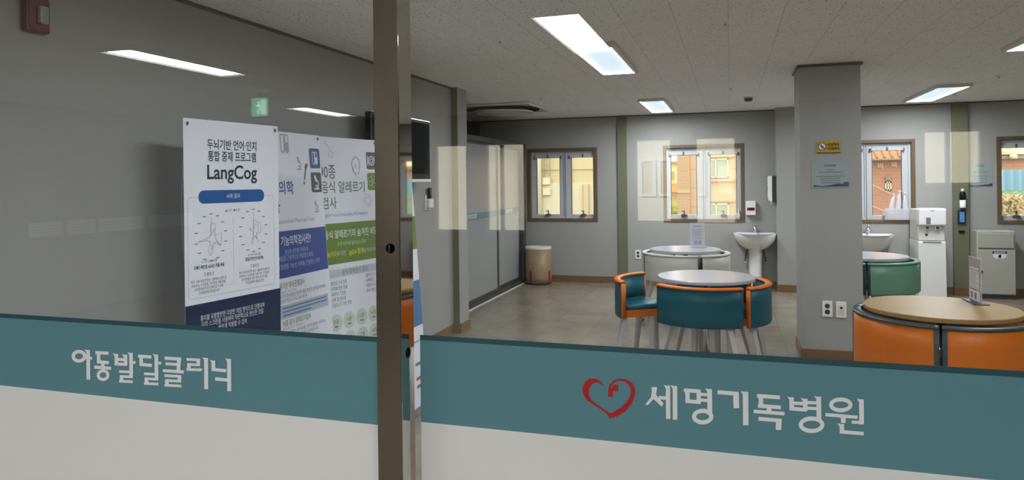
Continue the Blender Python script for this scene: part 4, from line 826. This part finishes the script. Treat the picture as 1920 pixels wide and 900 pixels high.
def place(proto, cx, cy, deg, pull=0.0, label=None, first=False):
    c = proto if first else copy_tree(proto)
    a = math.radians(deg)
    c.location = (cx + pull * math.cos(a), cy + pull * math.sin(a), 0); c.rotation_euler = (0, 0, a)
    if label: c['label'] = label
    return c
def make_table(x, y, r, top, edge, label, leg_rot):
    t = thing('round_table', label, 'table', (x, y, 0), math.radians(leg_rot), 'round tables ringed by tub chairs')
    MB().lathe([(r - .006, .7225), (r, .7265), (r, .746), (r - .004, .75), (.003, .75)], top, n=72, smooth=False).build('tabletop', t)
    MB().lathe([(.11, .7155), (.11, .722)], 'grey_frame', n=24).build('mounting_plate', t)
    MB().lathe([(.026, .03), (.026, .7155)], 'chrome', n=24).build('column', t)
    MB().lathe([(.055, .018), (.055, .03), (.03, .05)], 'chrome', n=24).build('collar', t)
    for k in range(4):
        a = k * PI / 2
        MB().bar((.04 * math.cos(a), .04 * math.sin(a), .035), (.30 * math.cos(a), .30 * math.sin(a), .012), .04, .024, 'chrome').build('foot', t)
    return t
# the copies must be taken from an unplaced prototype, so the first is placed last
def chair_ring(group, cx, cy, degs, labels, mats, pulls):
    pr = make_chair('tub_chair', labels[0], group, *mats)
    for k in range(1, 4): place(pr, cx, cy, degs[k], pulls[k], labels[k])
    place(pr, cx, cy, degs[0], pulls[0], labels[0], first=True)
TA = (-.19, 5.61)
make_table(*TA, .368, 'top_white', 'top_white', 'round white table ringed by teal and orange tub chairs', 40)
chair_ring('teal tub chairs with orange piping', *TA, (-97, -6, 84, 171), (
    'teal leather tub chair with orange piping, its wide back turned to the glass', 'teal tub chair pushed in right of the white table, orange seam on its left',
    'teal tub chair on the far side of the white table, almost hidden under the top', 'teal tub chair pulled out on the left with open seat and orange front edge'),
    ('teal_leather', 'orange_leather', 'teal_leather', 'orange_leather', 'orange_leather', False), (.0, .03, .0, .265))
TB = (1.150, 4.565)
make_table(*TB, .397, 'top_wood', 'top_wood', 'round pale wood table ringed by orange tub chairs', -14)
chair_ring('orange tub chairs with slate piping', *TB, (-149, -59, 31, 121), (
    'orange tub chair with slate piping left of the seam, standing nearest the pillar', 'orange tub chair with slate piping right of the seam, cut off by the photo edge',
    'orange tub chair tucked behind the wooden table on the trash cabinet side', 'orange tub chair tucked behind the wooden table on the pillar side, showing its brown inside'),
    ('orange_leather', 'slate_leather', 'orange_leather', 'slate_leather', 'slate_leather', True, .35), (.0, .0, .0, .0))
TC = (-.475, 7.77)
make_table(*TC, .375, 'top_white', 'top_white', 'round white table with a clear sign holder, ringed by off-white chairs', -68)
chair_ring('off-white tub chairs with dark ends', *TC, (-113, -23, 67, 157), (
    'off-white tub chair facing away from the glass, the wide one left of the dark seam', 'off-white tub chair right of the dark seam, nearest the sink',
    'off-white tub chair hidden behind the white table near the far wall', 'off-white tub chair on the wall outlet side, mostly hidden'),
    ('cream_leather', 'cream_leather', 'black_leather', 'cream_leather', 'black_leather', False), (.01, .02, .0, .01))
TD = (1.25, 7.45)
make_table(*TD, .37, 'top_white', 'top_white', 'round white table half hidden behind the pillar, with mint green chairs', -99)
chair_ring('mint green tub chairs with deep teal piping', *TD, (-54, -144, 36, 126), (
    'mint green tub chair with deep teal end beside the water dispenser', 'mint green tub chair mostly hidden behind the square pillar',
    'mint green tub chair on the far side of its table, by the water dispenser', 'mint green tub chair standing between the pillar and the second sink'),
    ('green_leather', 'green_leather', 'green_leather', 'dkteal_leather', 'dkteal_leather', True), (.0, .0, .0, .0))

# ------------------------------------------------------------------ sign holders on the tables
def sign_holder(x, y, rz, w, h, label, header):
    t = thing('sign_holder', label, 'sign holder', (x, y, .7505), rz, 'clear acrylic sign holders')
    MB().box(-w / 2 - .012, w / 2 + .012, -.04, .04, 0, .006, 'darkgrey' if header else 'acrylic', .002).build('base', t)
    MB().box(-w / 2, w / 2, -.004, .004, .006, h, 'acrylic', .001).build('clear_sleeve', t)
    p = MB(); mx = frame_mtx((-w / 2 + .005, -.0046, h - .004), (1, 0, 0), (0, 0, -1)); W = w - .010; Hh = h - .014
    p.rrect(0, W, -Hh, 0, .001, 'pink_grey' if header else 'ink_white', 0, mx)
    if header:
        p.line([(.02, -.062), (W - .02, -.062)], .010, 'ink_white', .0004, mx)
        p.rrect(.012, W - .02, -Hh + .07, -.075, .002, 'ink_white', .0004, mx)
        for k in range(11): p.line([(.02, -.085 - k * .0098), (W - .028 - .018 * (k % 3), -.085 - k * .0098)], .0034, 'ink_grey', .0008, mx)
        p.rrect(.006, W - .006, -Hh + .004, -Hh + .062, .002, 'ink_white', .0004, mx)
        for k in range(2): p.rrect(.03 + k * .06, .06 + k * .06, -Hh + .012, -Hh + .05, .006, 'ink_grey', .0008, mx)
        p.line([(.035, -Hh + .066), (W - .05, -Hh + .066)], .004, 'ink_grey', .0008, mx)
    else:
        p.line([(.04, -.035), (W - .04, -.035)], .012, 'pale_blue', .0004, mx)
        for k in range(9): p.line([(.025, -.07 - k * .013), (W - .025 - .02 * (k % 2), -.07 - k * .013)], .004, 'ink_light', .0004, mx)
        for k in range(2): p.rrect(.045 + k * .045, .08 + k * .045, -Hh + .02, -Hh + .06, .004, 'pale_blue', .0004, mx)
    p.build('leaflet', t)
    return t
sign_holder(1.386, 4.765, math.radians(-88), .185, .268, 'clear sign holder with a pinkish rule sheet on the pale wooden table', True)
sign_holder(-.355, 7.985, math.radians(19), .175, .27, 'clear sign holder with a white leaflet on the white table before the sink', False)

# ------------------------------------------------------------------ wash basins
def dshape(w, d, y1, z, n=40):
    """half oval standing against the wall at y1"""
    pts = []
    for k in range(n + 1):
        a = PI + PI * k / n
        c, s = math.cos(a), math.sin(a)
        pts.append((w / 2 * math.copysign(abs(c) ** .7, c), y1 + d * math.copysign(abs(s) ** .8, s), z))
    return pts
def basin(x, label):
    t = thing('wash_basin', label, 'sink', (x, YF - .002, 0), group='white pedestal sinks')
    b = MB()
    b.loft([dshape(.20, .20, 0, .535), dshape(.30, .27, 0, .555), dshape(.42, .35, 0, .60), dshape(.53, .42, 0, .67), dshape(.566, .45, 0, .735), dshape(.572, .455, 0, .762), dshape(.560, .448, 0, .770),
            dshape(.500, .405, -.09, .770)[:], dshape(.46, .30, -.10, .745), dshape(.36, .24, -.11, .68), dshape(.14, .12, -.15, .645)], 'ceramic')
    b.build('bowl', t)
    p = MB(); p.loft([dshape(.20, .24, 0, 0), dshape(.185, .22, 0, .05), dshape(.175, .21, 0, .35), dshape(.185, .22, 0, .52), dshape(.20, .235, 0, .56)], 'ceramic'); p.build('pedestal', t)
    f = MB(); f.lathe([(.026, .77), (.024, .80), (.022, .845), (.003, .85)], 'chrome', (0, -.055, 0), 20)
    f.tube([(0, -.06, .815), (0, -.11, .822), (0, -.15, .808)], .011, 'chrome', 10)
    fo = f.build('faucet', t)
    MB().tube([(0, -.055, .85), (0, -.058, .868), (0, -.10, .885)], .008, 'chrome', 8).build('lever', fo)
    for s in (-1, 1):
        v = MB(); v.tube([(s * .135, -.002, .36), (s * .135, -.05, .36), (s * .132, -.055, .40), (s * .10, -.06, .54)], .008, 'darkgrey', 8); v.lathe([(.022, 0), (.022, .02)], 'chrome', (s * .135, -.045, .345), 12)
        v.build('supply_valve', t)
    return t
basin(.318, 'white pedestal sink under the window left of the pillar')
basin(1.715, 'white pedestal sink partly hidden to the right of the pillar')

# soap, towel and outlet fittings
t = thing('soap_dispenser', 'small white wall dispenser with a red and black window above the left sink', 'dispenser', (.266, YF, 1.005))
MB().box(-.064, .064, -.09, 0, 0, .195, 'white', .008).build('body', t)
MB().box(-.05, .05, -.0935, -.088, .065, .105, 'red', .002).build('window_strip', t)
MB().box(-.025, .04, -.096, -.0925, .070, .098, 'black', .001).build('lens', t)
t = thing('paper_towel_dispenser', 'tall white wall dispenser on the side of the wall corner by the sink', 'dispenser', (.588, 9.97, 1.16))
MB().box(-.055, 0, -.09, .09, .03, .38, 'darkgrey', .004).build('back_case', t)
c = MB(); c.loft([[(-.055, y, z) for y, z in ((-.09, .03), (.09, .03), (.09, .38), (-.09, .38))], [(-.095, y, z) for y, z in ((-.08, .05), (.08, .05), (.085, .375), (-.085, .375))], [(-.105, y, z) for y, z in ((-.07, .10), (.07, .10), (.075, .365), (-.075, .365))]], 'white', False)
c.build('front_cover', t)
MB().box(-.107, -.103, -.03, .01, .19, .235, 'ink_grey', .002).build('lock', t)
MB().lathe([(.012, 0), (.012, .018), (.008, .03)], 'white', (-.06, 0, 0), 14).build('nozzle', t)
def outlet(x, y, z, label, phone=False, w=.078, h=.13):
    t = thing('wall_outlet', label, 'outlet', (x, y, z), group='white wall outlets')
    MB().box(-w / 2, w / 2, -.010, 0, -h / 2, h / 2, 'white', .003).build('plate', t)
    mx = FACE_CAM(0, -.0104, 0)
    if phone:
        MB().rrect(-.024, .024, -.045, .035, .004, 'offwhite', 0, mx).build('insert', t); MB().box(-.008, .008, -.012, -.0106, .008, .022, 'void').build('jack', t)
    else:
        for s in (-1, 1):
            o = MB(); o.disc(0, s * .024, .021, 'ink_grey', .0003, mx); o.disc(0, s * .024, .017, 'darkgrey', .0006, mx); o.disc(-.007, s * .024, .003, 'void', .0009, mx); o.disc(.007, s * .024, .003, 'void', .0009, mx); o.build('socket', t)
outlet(.752, PY0, .422, 'white twin power outlet low on the pillar, the left plate')
outlet(.857, PY0, .420, 'white phone jack plate low on the pillar, right of the power outlet', True)
outlet(-1.283, YF, .428, 'small white power outlet low on the far wall behind the off-white chairs')

# ------------------------------------------------------------------ signs on the pillar and the far wall
t = thing('warning_sign', 'small yellow warning sign with a crossed-out falling figure on the pillar', 'sign', (.777, PY0, 1.755))
MB().box(-.089, .089, -.008, 0, -.048, .048, 'yellow_sign', .002).build('plate', t)
p = MB(); mx = FACE_CAM(0, -.0085, 0)
p.disc(-.050, .006, .032, 'brown_ink', 0, mx, r2=.026); p.disc(-.050, .006, .026, 'ink_white', 0, mx)
p.disc(-.056, .016, .006, 'brown_ink', .0004, mx); p.line([(-.062, .010), (-.044, -.002), (-.034, -.012)], .009, 'ink_blue', .0004, mx); p.line([(-.05, .004), (-.038, .010)], .005, 'brown_ink', .0006, mx); p.line([(-.044, -.002), (-.052, -.014)], .006, 'ink_blue', .0006, mx)
p.line([(-.071, .026), (-.029, -.014)], .006, 'brown_ink', .0008, mx)
p.text('낙상주의', .034, .020, .030, 'brown_ink', .0004, mx, width=.088, bold=.0012); p.text('미끄럼주의', .034, -.013, .028, 'brown_ink', .0004, mx, width=.088, bold=.0012)
p.rrect(-.089, .089, -.048, -.042, .001, 'brown_ink', .0002, mx)
p.build('print', t)
def notice(x, y, z, w, h, label):
    t = thing('paper_notice', label, 'notice', (x, y, z), group='pale landscape notices in clear sleeves')
    MB().box(-w / 2, w / 2, -.004, 0, -h / 2, h / 2, 'notice', .001).build('sheet', t)
    p = MB(); mx = FACE_CAM(0, -.0046, 0)
    p.flat([(-w / 2 + .01, -h / 2 + .008), (w / 2 - .004, -h / 2 + .008), (w / 2 - .004, -h / 2 + .045), (w * .36, -h / 2 + .045), (w * .34, -h / 2 + .03), (w * .2, -h / 2 + .034), (0, -h / 2 + .022), (-w * .25, -h / 2 + .014), (-w * .42, -h / 2 + .024), (-w / 2 + .01, -h / 2 + .018)], 'notice_dark', 0, mx)
    p.line([(-w * .16, h * .38), (w * .16, h * .38)], .016, 'ink_grey', .0003, mx); p.line([(-w * .12, h * .21), (w * .12, h * .21)], .005, 'ink_grey', .0003, mx)
    for k, s in enumerate((.30, 0, .38, .27, .26, .26)):
        if s: p.line([(-w * s, h * .12 - k * h * .085), (w * s, h * .12 - k * h * .085)], .006, 'ink_grey', .0003, mx)
    p.build('print', t)
notice(.787, PY0, 1.525, .284, .207, 'pale blue-grey paper notice on the pillar under the yellow sign')
notice(3.012, YF, 1.518, .27, .305, 'pale paper notice with a dark blue foot on the far wall above the trash cabinet')

# ------------------------------------------------------------------ things on the olive column
t = thing('spray_can', 'slim black and white spray can clipped to the olive wall column', 'spray can', (2.786, YF - .105, 1.105))
MB().lathe([(.032, 0), (.034, .01), (.034, .10)], 'white', n=24).build('lower_body', t)
MB().lathe([(.034, .10), (.034, .185), (.022, .205)], 'black', n=24).build('upper_body', t)
MB().lathe([(.016, .205), (.016, .24), (.003, .243)], 'white', n=18).build('cap', t)
MB().box(-.014, .014, .036, .044, .07, .14, 'darkgrey', .002).build('clip', t)
t = thing('wall_controller', 'small dark controller with a blue display on the olive column', 'controller', (2.781, YF - .06, .905))
MB().box(-.044, .044, -.032, 0, 0, .175, 'navy', .010).build('housing', t)
MB().rrect(-.026, .026, -.066, .062, .004, 'lcd', 0, FACE_CAM(0, -.0326, .088)).build('display', t)
MB().box(-.032, .032, -.020, 0, -.115, -.085, 'black', .004).build('sensor_bar', t)

# ------------------------------------------------------------------ water dispenser
t = thing('water_dispenser', 'tall white water dispenser with two taps beside the second sink', 'water dispenser', (2.345, 9.62, 0))
b = MB(); b.box(-.150, .150, .03, .455, .0, .02, 'darkgrey', .004)
b.loft([[(-.152, 0, .02), (.152, 0, .02), (.152, .45, .02), (-.152, .45, .02)], [(-.145, .0, .69), (.145, .0, .69), (.145, .45, .69), (-.145, .45, .69)], [(-.145, .012, .715), (.145, .012, .715), (.145, .45, .715), (-.145, .45, .715)]], 'white', False)
b.build('base', t)
MB().box(-.142, .142, .075, .45, .716, 1.10, 'offwhite', .01).build('column', t)
MB().box(-.140, .140, .012, .0745, .72, .90, 'white', .006).build('tap_recess', t)
h = MB(); h.box(-.150, .150, -.055, .10, .905, 1.118, 'white', .022, seg=3); ho = h.build('head', t)
MB().rrect(-.075, -.025, -.105, -.025, .003, 'ink_grey', 0, FACE_CAM(0, -.0554, 1.03)).build('display', ho)
MB().rrect(-.03, .02, .055, .064, .002, 'ink_grey', 0, FACE_CAM(0, -.0554, 1.03)).build('badge', ho)
for x in (-.055, .055):
    q = MB(); q.box(x - .028, x + .028, -.028, .012, .855, .905, 'offwhite', .006); q.box(x - .016, x + .016, -.031, -.0282, .865, .893, 'darkgrey', .002); q.build('tap', t)
MB().disc(-.055, 0, .016, 'grey_frame', 0, FACE_CAM(0, .0115, .79), r2=.0).build('drain_knob', t)
MB().box(-.10, .10, -.012, .011, .705, .716, 'offwhite', .003).build('drip_tray', t)
tube_ = MB().tube([(.14, .30, .35), (.20, .32, .28), (.215, .33, .14), (.17, .34, .03), (.155, .34, .025)], .006, 'offwhite', 8); tube_.build('hose', t)

# ------------------------------------------------------------------ trash cabinet
t = thing('trash_cabinet', 'grey-beige steel trash cabinet with a hinged flap and label under the right window', 'trash cabinet', (3.085, 9.84, 0))
b = MB(); b.box(-.205, .205, 0, .25, .05, .832, 'cab', .012); b.build('body', t)
MB().box(-.195, .200, .012, .24, 0, .05, 'darkgrey', .003).build('plinth', t)
f = MB(); f.box(-.185, .185, -.014, 0, .622, .805, 'cab', .006); fo = f.build('flap', t)
MB().box(-.188, .188, -.004, 0, .612, .621, 'cab_dark').build('flap_gap', fo)
d = MB(); d.box(-.20, .20, -.012, 0, .06, .600, 'cab', .006); do = d.build('door', t)
lb = MB(); mx = FACE_CAM(.035, -.0126, .53)
lb.flat([(-.075, .052), (.075, .052), (.075, .026), (-.075, .026)], 'black', 0, mx); lb.flat([(-.07, .026), (.07, .026), (.07, -.012), (.04, -.034), (-.04, -.034), (-.07, -.012)], 'ink_white', 0, mx)
for k in range(6): lb.line([(-.055 + k * .02, .039), (-.042 + k * .02, .039)], .012, 'ink_white', .0004, mx)
lb.flat([(-.016, -.022), (.012, -.028), (.018, .012), (.004, .018), (-.012, .010)], 'black', .0004, mx)
lb.build('label', do)
lc = MB(); lc.lathe([(.018, 0), (.018, .012), (.003, .013)], 'black', n=16, mtx=Matrix.Translation((-.165, -.012, .33)) @ Matrix.Rotation(PI / 2, 4, 'X')); lc.build('latch', do)

# ------------------------------------------------------------------ cups in a tray on the third window's sill
t = thing('cup_tray', 'clear plastic tray on the sill of the window beside the water dispenser', 'tray', (2.075, YF + .015, .945))
tr = MB(); tr.box(-.155, .155, -.055, .035, 0, .006, 'acrylic'); tr.box(-.155, .155, -.055, -.050, .006, .15, 'acrylic'); tr.box(-.155, .155, .030, .035, .006, .15, 'acrylic'); tr.box(-.155, -.15, -.05, .03, .006, .15, 'acrylic'); tr.box(.15, .155, -.05, .03, .006, .15, 'acrylic')
tr.build('tray_body', t)
for k, (dx, hh, tl, l) in enumerate(((-.095, .30, .10, 'leftmost'), (.0, .335, .05, 'middle'), (.10, .32, -.03, 'rightmost'))):
    c = thing('plastic_bag', 'white translucent plastic bag of cups standing in the sill tray, the %s' % l, 'bag', (2.075 + dx, YF + .005, .952), group='plastic bags of cups on the window sill')
    b = MB(); rings = []
    for i in range(9):
        u = i / 8.0; r = .033 * (1 - .55 * max(0, u - .55) / .45) * (1 + .06 * math.sin(9 * u + k))
        rings.append([(tl * u * .5 + r * math.cos(2 * PI * j / 18) * (1 + .10 * math.sin(5 * j + k)), r * .85 * math.sin(2 * PI * j / 18), hh * u) for j in range(18)])
    b.loft(rings, 'bag'); b.build('film', c)
    kn = MB(); kn.loft([[(tl * .5 + r * math.cos(2 * PI * j / 12) * (1 + .3 * math.sin(3 * j)), r * math.sin(2 * PI * j / 12), hh + z) for j in range(12)] for r, z in ((.016, .001), (.006, .012), (.024, .035), (.004, .04))], 'bag'); kn.build('knot', c)
t = thing('bottle', 'small clear plastic bottle on the sill at the right corner of the second window', 'bottle', (.105, YF + .02, .945))
MB().lathe([(.026, 0), (.03, .01), (.03, .075), (.012, .10), (.012, .115)], 'bag', n=20).build('body', t)
MB().lathe([(.014, .115), (.014, .132), (.004, .134)], 'white', n=16).build('cap', t)

# ------------------------------------------------------------------ outside
struct(MB().box(-14, 14, YF + .25, 30, -.6, -.5, 'asphalt').build('ground'))
struct(MB().box(-14, 14, -22, YB - .25, -.6, -.5, 'asphalt').build('ground'))
YO = 16.5
t = thing('building', 'cream rendered building with a ladder outside the leftmost window', 'building', (-4.2, YO, -.5))
w = MB(); w.box(-12, 1.75, .0, 2.5, 0, 1.96, 'pale_wall'); w.box(-12, 1.75, .02, 2.5, 1.96, 12, 'cream_wall'); w.build('wall', t)
MB().tube([(-.26, -.08, 0), (-.26, -.08, 7)], .055, 'out_frame', 10).build('downpipe', t)
l = MB()
for x in (-.146, .0): l.box(x - .008, x + .008, -.08, -.05, 2.12, 5, 'gutter')
for k in range(9): l.box(-.146, .0, -.07, -.055, 2.2 + k * .2, 2.212 + k * .2, 'gutter')
l.build('ladder', t)
for z in (1.66, 1.92): MB().box(-.185, .005, -.08, 0, z, z + .17, 'pale_wall', .01).build('outdoor_unit', t)
p = MB(); p.box(.806, .954, -.04, 0, .2, 1.93, 'plank_wood', .003); p.box(.806, .816, -.05, -.03, .2, 1.93, 'cream_line'); p.box(.944, .954, -.05, -.03, .2, 1.93, 'cream_line'); p.build('door_panel', t)
m = MB()
for z in (2.28, 2.7): m.box(-12, 1.75, -.006, .02, z, z + .01, 'cream_line')
m.box(.50, .53, -.03, 0, 0, 7, 'plank_wood'); m.build('moulding', t)
t = thing('apartment_building', 'pink tiled apartment building with sliding windows outside the window by the sink', 'building', (-1.16, 17.2, -.5))
w = MB(); w.box(-.065, .23, .0, 2, 0, 9, 'pink_brick'); w.box(.23, 2.35, .04, 2, 0, 9, 'pink_tile'); w.build('wall', t)
MB().box(-.06, .23, -.02, 0, 1.68, 1.76, 'plank_wood').build('moulding', t)
for z in (.98, 2.04, 3.10):
    wf = MB(); x0, x1, z0, z1 = .70, 1.125, z, z + .45; e = .03
    wf.box(x0, x0 + e, -.02, .05, z0, z1, 'out_frame'); wf.box(x1 - e, x1, -.02, .05, z0, z1, 'out_frame'); wf.box(x0, x1, -.02, .05, z0, z0 + e, 'out_frame'); wf.box(x0, x1, -.02, .05, z1 - e, z1, 'out_frame'); wf.box(x0 + .125, x0 + .15, -.02, .05, z0, z1, 'out_frame')
    wo = wf.build('window', t)
    MB().box(x0 + e, x1 - e, .0, .03, z0 + e, z1 - e, 'out_glass').build('pane', wo)
    MB().box(x0 - .02, x1 + .14, -.06, .04, z0 - .09, z0 - .035, 'cream_line', .005).build('sill', wo)
    MB().box(x0 - .02, x1 + .14, -.03, .04, z1 + .035, z1 + .08, 'cream_line', .005).build('lintel', wo)
t = thing('house', 'distant pale house with a red roof beyond the pink apartment building', 'building', (-1.95, 20.5, -.5))
MB().box(-.9, 1.0, 0, 2, 0, 2.45, 'facade').build('wall', t)
MB().box(-1.0, 1.1, -.1, 2.1, 2.45, 2.53, 'gutter').build('roof', t)
MB().loft([[(-.6, -.5, 1.66), (.9, -.5, 1.66), (.9, 0, 1.66), (-.6, 0, 1.66)], [(-.6, -.05, 1.9), (.9, -.05, 1.9), (.9, 0, 1.9), (-.6, 0, 1.9)]], 'roof_orange', False).build('porch_roof', t)
MB().box(.2, .42, -.02, .02, 2.0, 2.25, 'out_glass').build('window', t)
t = thing('shrub', 'yellow-green shrub at the foot of the distant pale house', 'shrub', (-1.80, 19.75, -.5))
s = MB()
for k in range(60):
    c = (random.uniform(-.35, .35), random.uniform(-.2, .2), .25 + random.uniform(0, 1.0)); r = random.uniform(.08, .17)
    s.lathe([(r * .3, -r), (r, 0), (r * .3, r)], 'shrub', c, 7)
s.build('leaves', t); MB().tube([(0, 0, 0), (0, 0, .6)], .03, 'cream_line', 6).build('stem', t)
t = thing('brick_house', 'red brick house with an orange tiled roof and Korean letters outside the third window', 'building', (3.0, 17.0, -.5))
MB().box(-1.5, 1.75, 0, 3, 0, 2.42, 'red_brick').build('wall', t)
r = MB(); r.loft([[(-1.62, -.25, 2.42), (1.9, -.25, 2.42), (1.9, 3.2, 2.42), (-1.62, 3.2, 2.42)], [(-1.62, 1.4, 3.5), (1.9, 1.4, 3.5), (1.9, 1.5, 3.5), (-1.62, 1.5, 3.5)]], 'roof_orange', False)
for k in range(24): r.tube([(-1.6 + k * .15, -.26, 2.44), (-1.6 + k * .15, 1.4, 3.52)], .028, 'roof_orange', 6)
r.build('roof', t)
MB().box(-1.62, 1.9, -.30, -.25, 2.37, 2.42, 'gutter', .01).build('gutter', t)
lt = MB(); mx = FACE_CAM(0, -.012, 0); lt.text('비', .157, 2.262, .135, 'pale_wall', 0, mx, bold=.006); lt.text('텍', .430, 2.278, .135, 'pale_wall', 0, mx, bold=.005); lt.build('lettering', t)
wf = MB(); x0, x1, z0, z1 = .244, .367, 1.715, 1.903; e = .026
wf.box(x0, x0 + e, -.03, 0, z0, z1, 'out_frame'); wf.box(x1 - e, x1, -.03, 0, z0, z1, 'out_frame'); wf.box(x0, x1, -.03, 0, z0, z0 + e, 'out_frame'); wf.box(x0, x1, -.03, 0, z1 - e, z1, 'out_frame'); wf.box((x0 + x1) / 2 - .012, (x0 + x1) / 2 + .012, -.03, 0, z0, z1, 'out_frame')
wo = wf.build('window', t); MB().box(x0 + e, x1 - e, -.015, -.004, z0 + e, z1 - e, 'gutter').build('pane', wo)
MB().box(.250, .355, -.04, 0, 1.937, 2.03, 'gutter', .005).build('meter_box', t)
c = MB()
for a, b_ in (((-.3, 2.0), (1.4, 1.2)), ((.5, 2.6), (1.5, 1.9)), ((-.4, 1.55), (.9, 1.1))): c.tube([(a[0], -.12, a[1]), ((a[0] + b_[0]) / 2, -.14, (a[1] + b_[1]) / 2 - .08), (b_[0], -.12, b_[1])], .008, 'out_frame', 5)
c.build('cable', t)
t = thing('roofed_wall', 'brick red building with a low ridge roof behind the blue fence', 'building', (6.2, 17.5, -.5))
MB().box(-1.4, 2.2, 0, 2, 0, 2.46, 'red_brick').build('wall', t)
MB().box(-1.5, 2.3, -.12, 0, 2.36, 2.45, 'gutter', .01).build('gutter', t)
MB().loft([[(-1.5, -.15, 2.46), (2.3, -.15, 2.46), (2.3, 2.1, 2.46), (-1.5, 2.1, 2.46)], [(-1.0, .9, 2.72), (1.6, .9, 2.62), (1.6, 1.0, 2.62), (-1.0, 1.0, 2.72)]], 'roof_orange', False).build('roof', t)
MB().lathe([(.06, -.05), (.08, 0), (.06, .05)], 'pale_wall', (-.43, -.18, 2.41), 12).build('lamp', t)
t = thing('corrugated_fence', 'blue corrugated sheet fence outside the rightmost window', 'fence', (5.0, 15.6, -.5))
f = MB()
n = 40; zz = [(k * .07, (.022 if k % 2 else -.022)) for k in range(n)]
f.loft([[(x, y, 1.72) for x, y in zz] + [(x, y + .01, 1.72) for x, y in reversed(zz)], [(x, y, 2.12) for x, y in zz] + [(x, y + .01, 2.12) for x, y in reversed(zz)]], 'blue_sheet', False); f.build('sheet', t)
MB().box(0, 2.75, .015, .06, 1.62, 1.72, 'green_panel').build('rail', t)
for x in (.06, .9, 1.6, 2.4): MB().box(x, x + .08, .012, .06, 0, 1.61, 'green_panel', .005).build('post', t)
MB().box(.43, 2.75, .02, .05, .6, 1.55, 'green_panel').build('lower_panel', t)
t = thing('scrap_heap', 'straw-coloured heap of scraps below the blue fence', 'scrap heap', (5.03, 15.1, -.5))
s = MB()
for k in range(420):
    z = random.uniform(.0, 1.65); x = random.uniform(-.28, .13) * (1.2 - z * .3)
    a = random.uniform(0, PI); L_ = random.uniform(.03, .09)
    s.bar((x - L_ * math.cos(a), random.uniform(-.15, .15), max(.02, z - L_ * math.sin(a) * .6)), (x + L_ * math.cos(a), random.uniform(-.15, .15), z + .03 + L_ * math.sin(a) * .6), .03, .02, 'straw')
tag(s.build('scraps', t), kind='stuff')
t = thing('wooden_board', 'pale wooden board leaning against the green foot of the fence', 'board', (5.28, 15.35, -.5))
MB().box(0, .55, 0, .03, 0, 1.55, 'plank_wood', .003).build('panel', t)
MB().box(0, .55, -.03, 0, .7, .78, 'plank_wood', .003).build('batten', t)
# building across the yard behind the hall
t = thing('hall_side_building', 'warm white building mirrored through the hall windows in the glass', 'building', (0, -10.2, -.5))
MB().box(-9, 8, -3, 0, 0, 4.4, 'facade').build('wall', t)
for x in (-6.6, -1.62, -1.28, -.72, 4.2):
    wf = MB(); wf.box(x, x + .05, 0, .03, 1.75, 2.35, 'sky_white'); wf.box(x + .25, x + .30, 0, .03, 1.75, 2.35, 'sky_white'); wf.box(x, x + .3, 0, .03, 1.70, 1.75, 'sky_white'); wf.box(x, x + .3, 0, .03, 2.35, 2.40, 'sky_white'); wo = wf.build('window', t)
    MB().box(x + .05, x + .25, .002, .012, 1.75, 2.35, 'plank_wood').build('pane', wo)

bpy.data.scenes.remove(TMP)
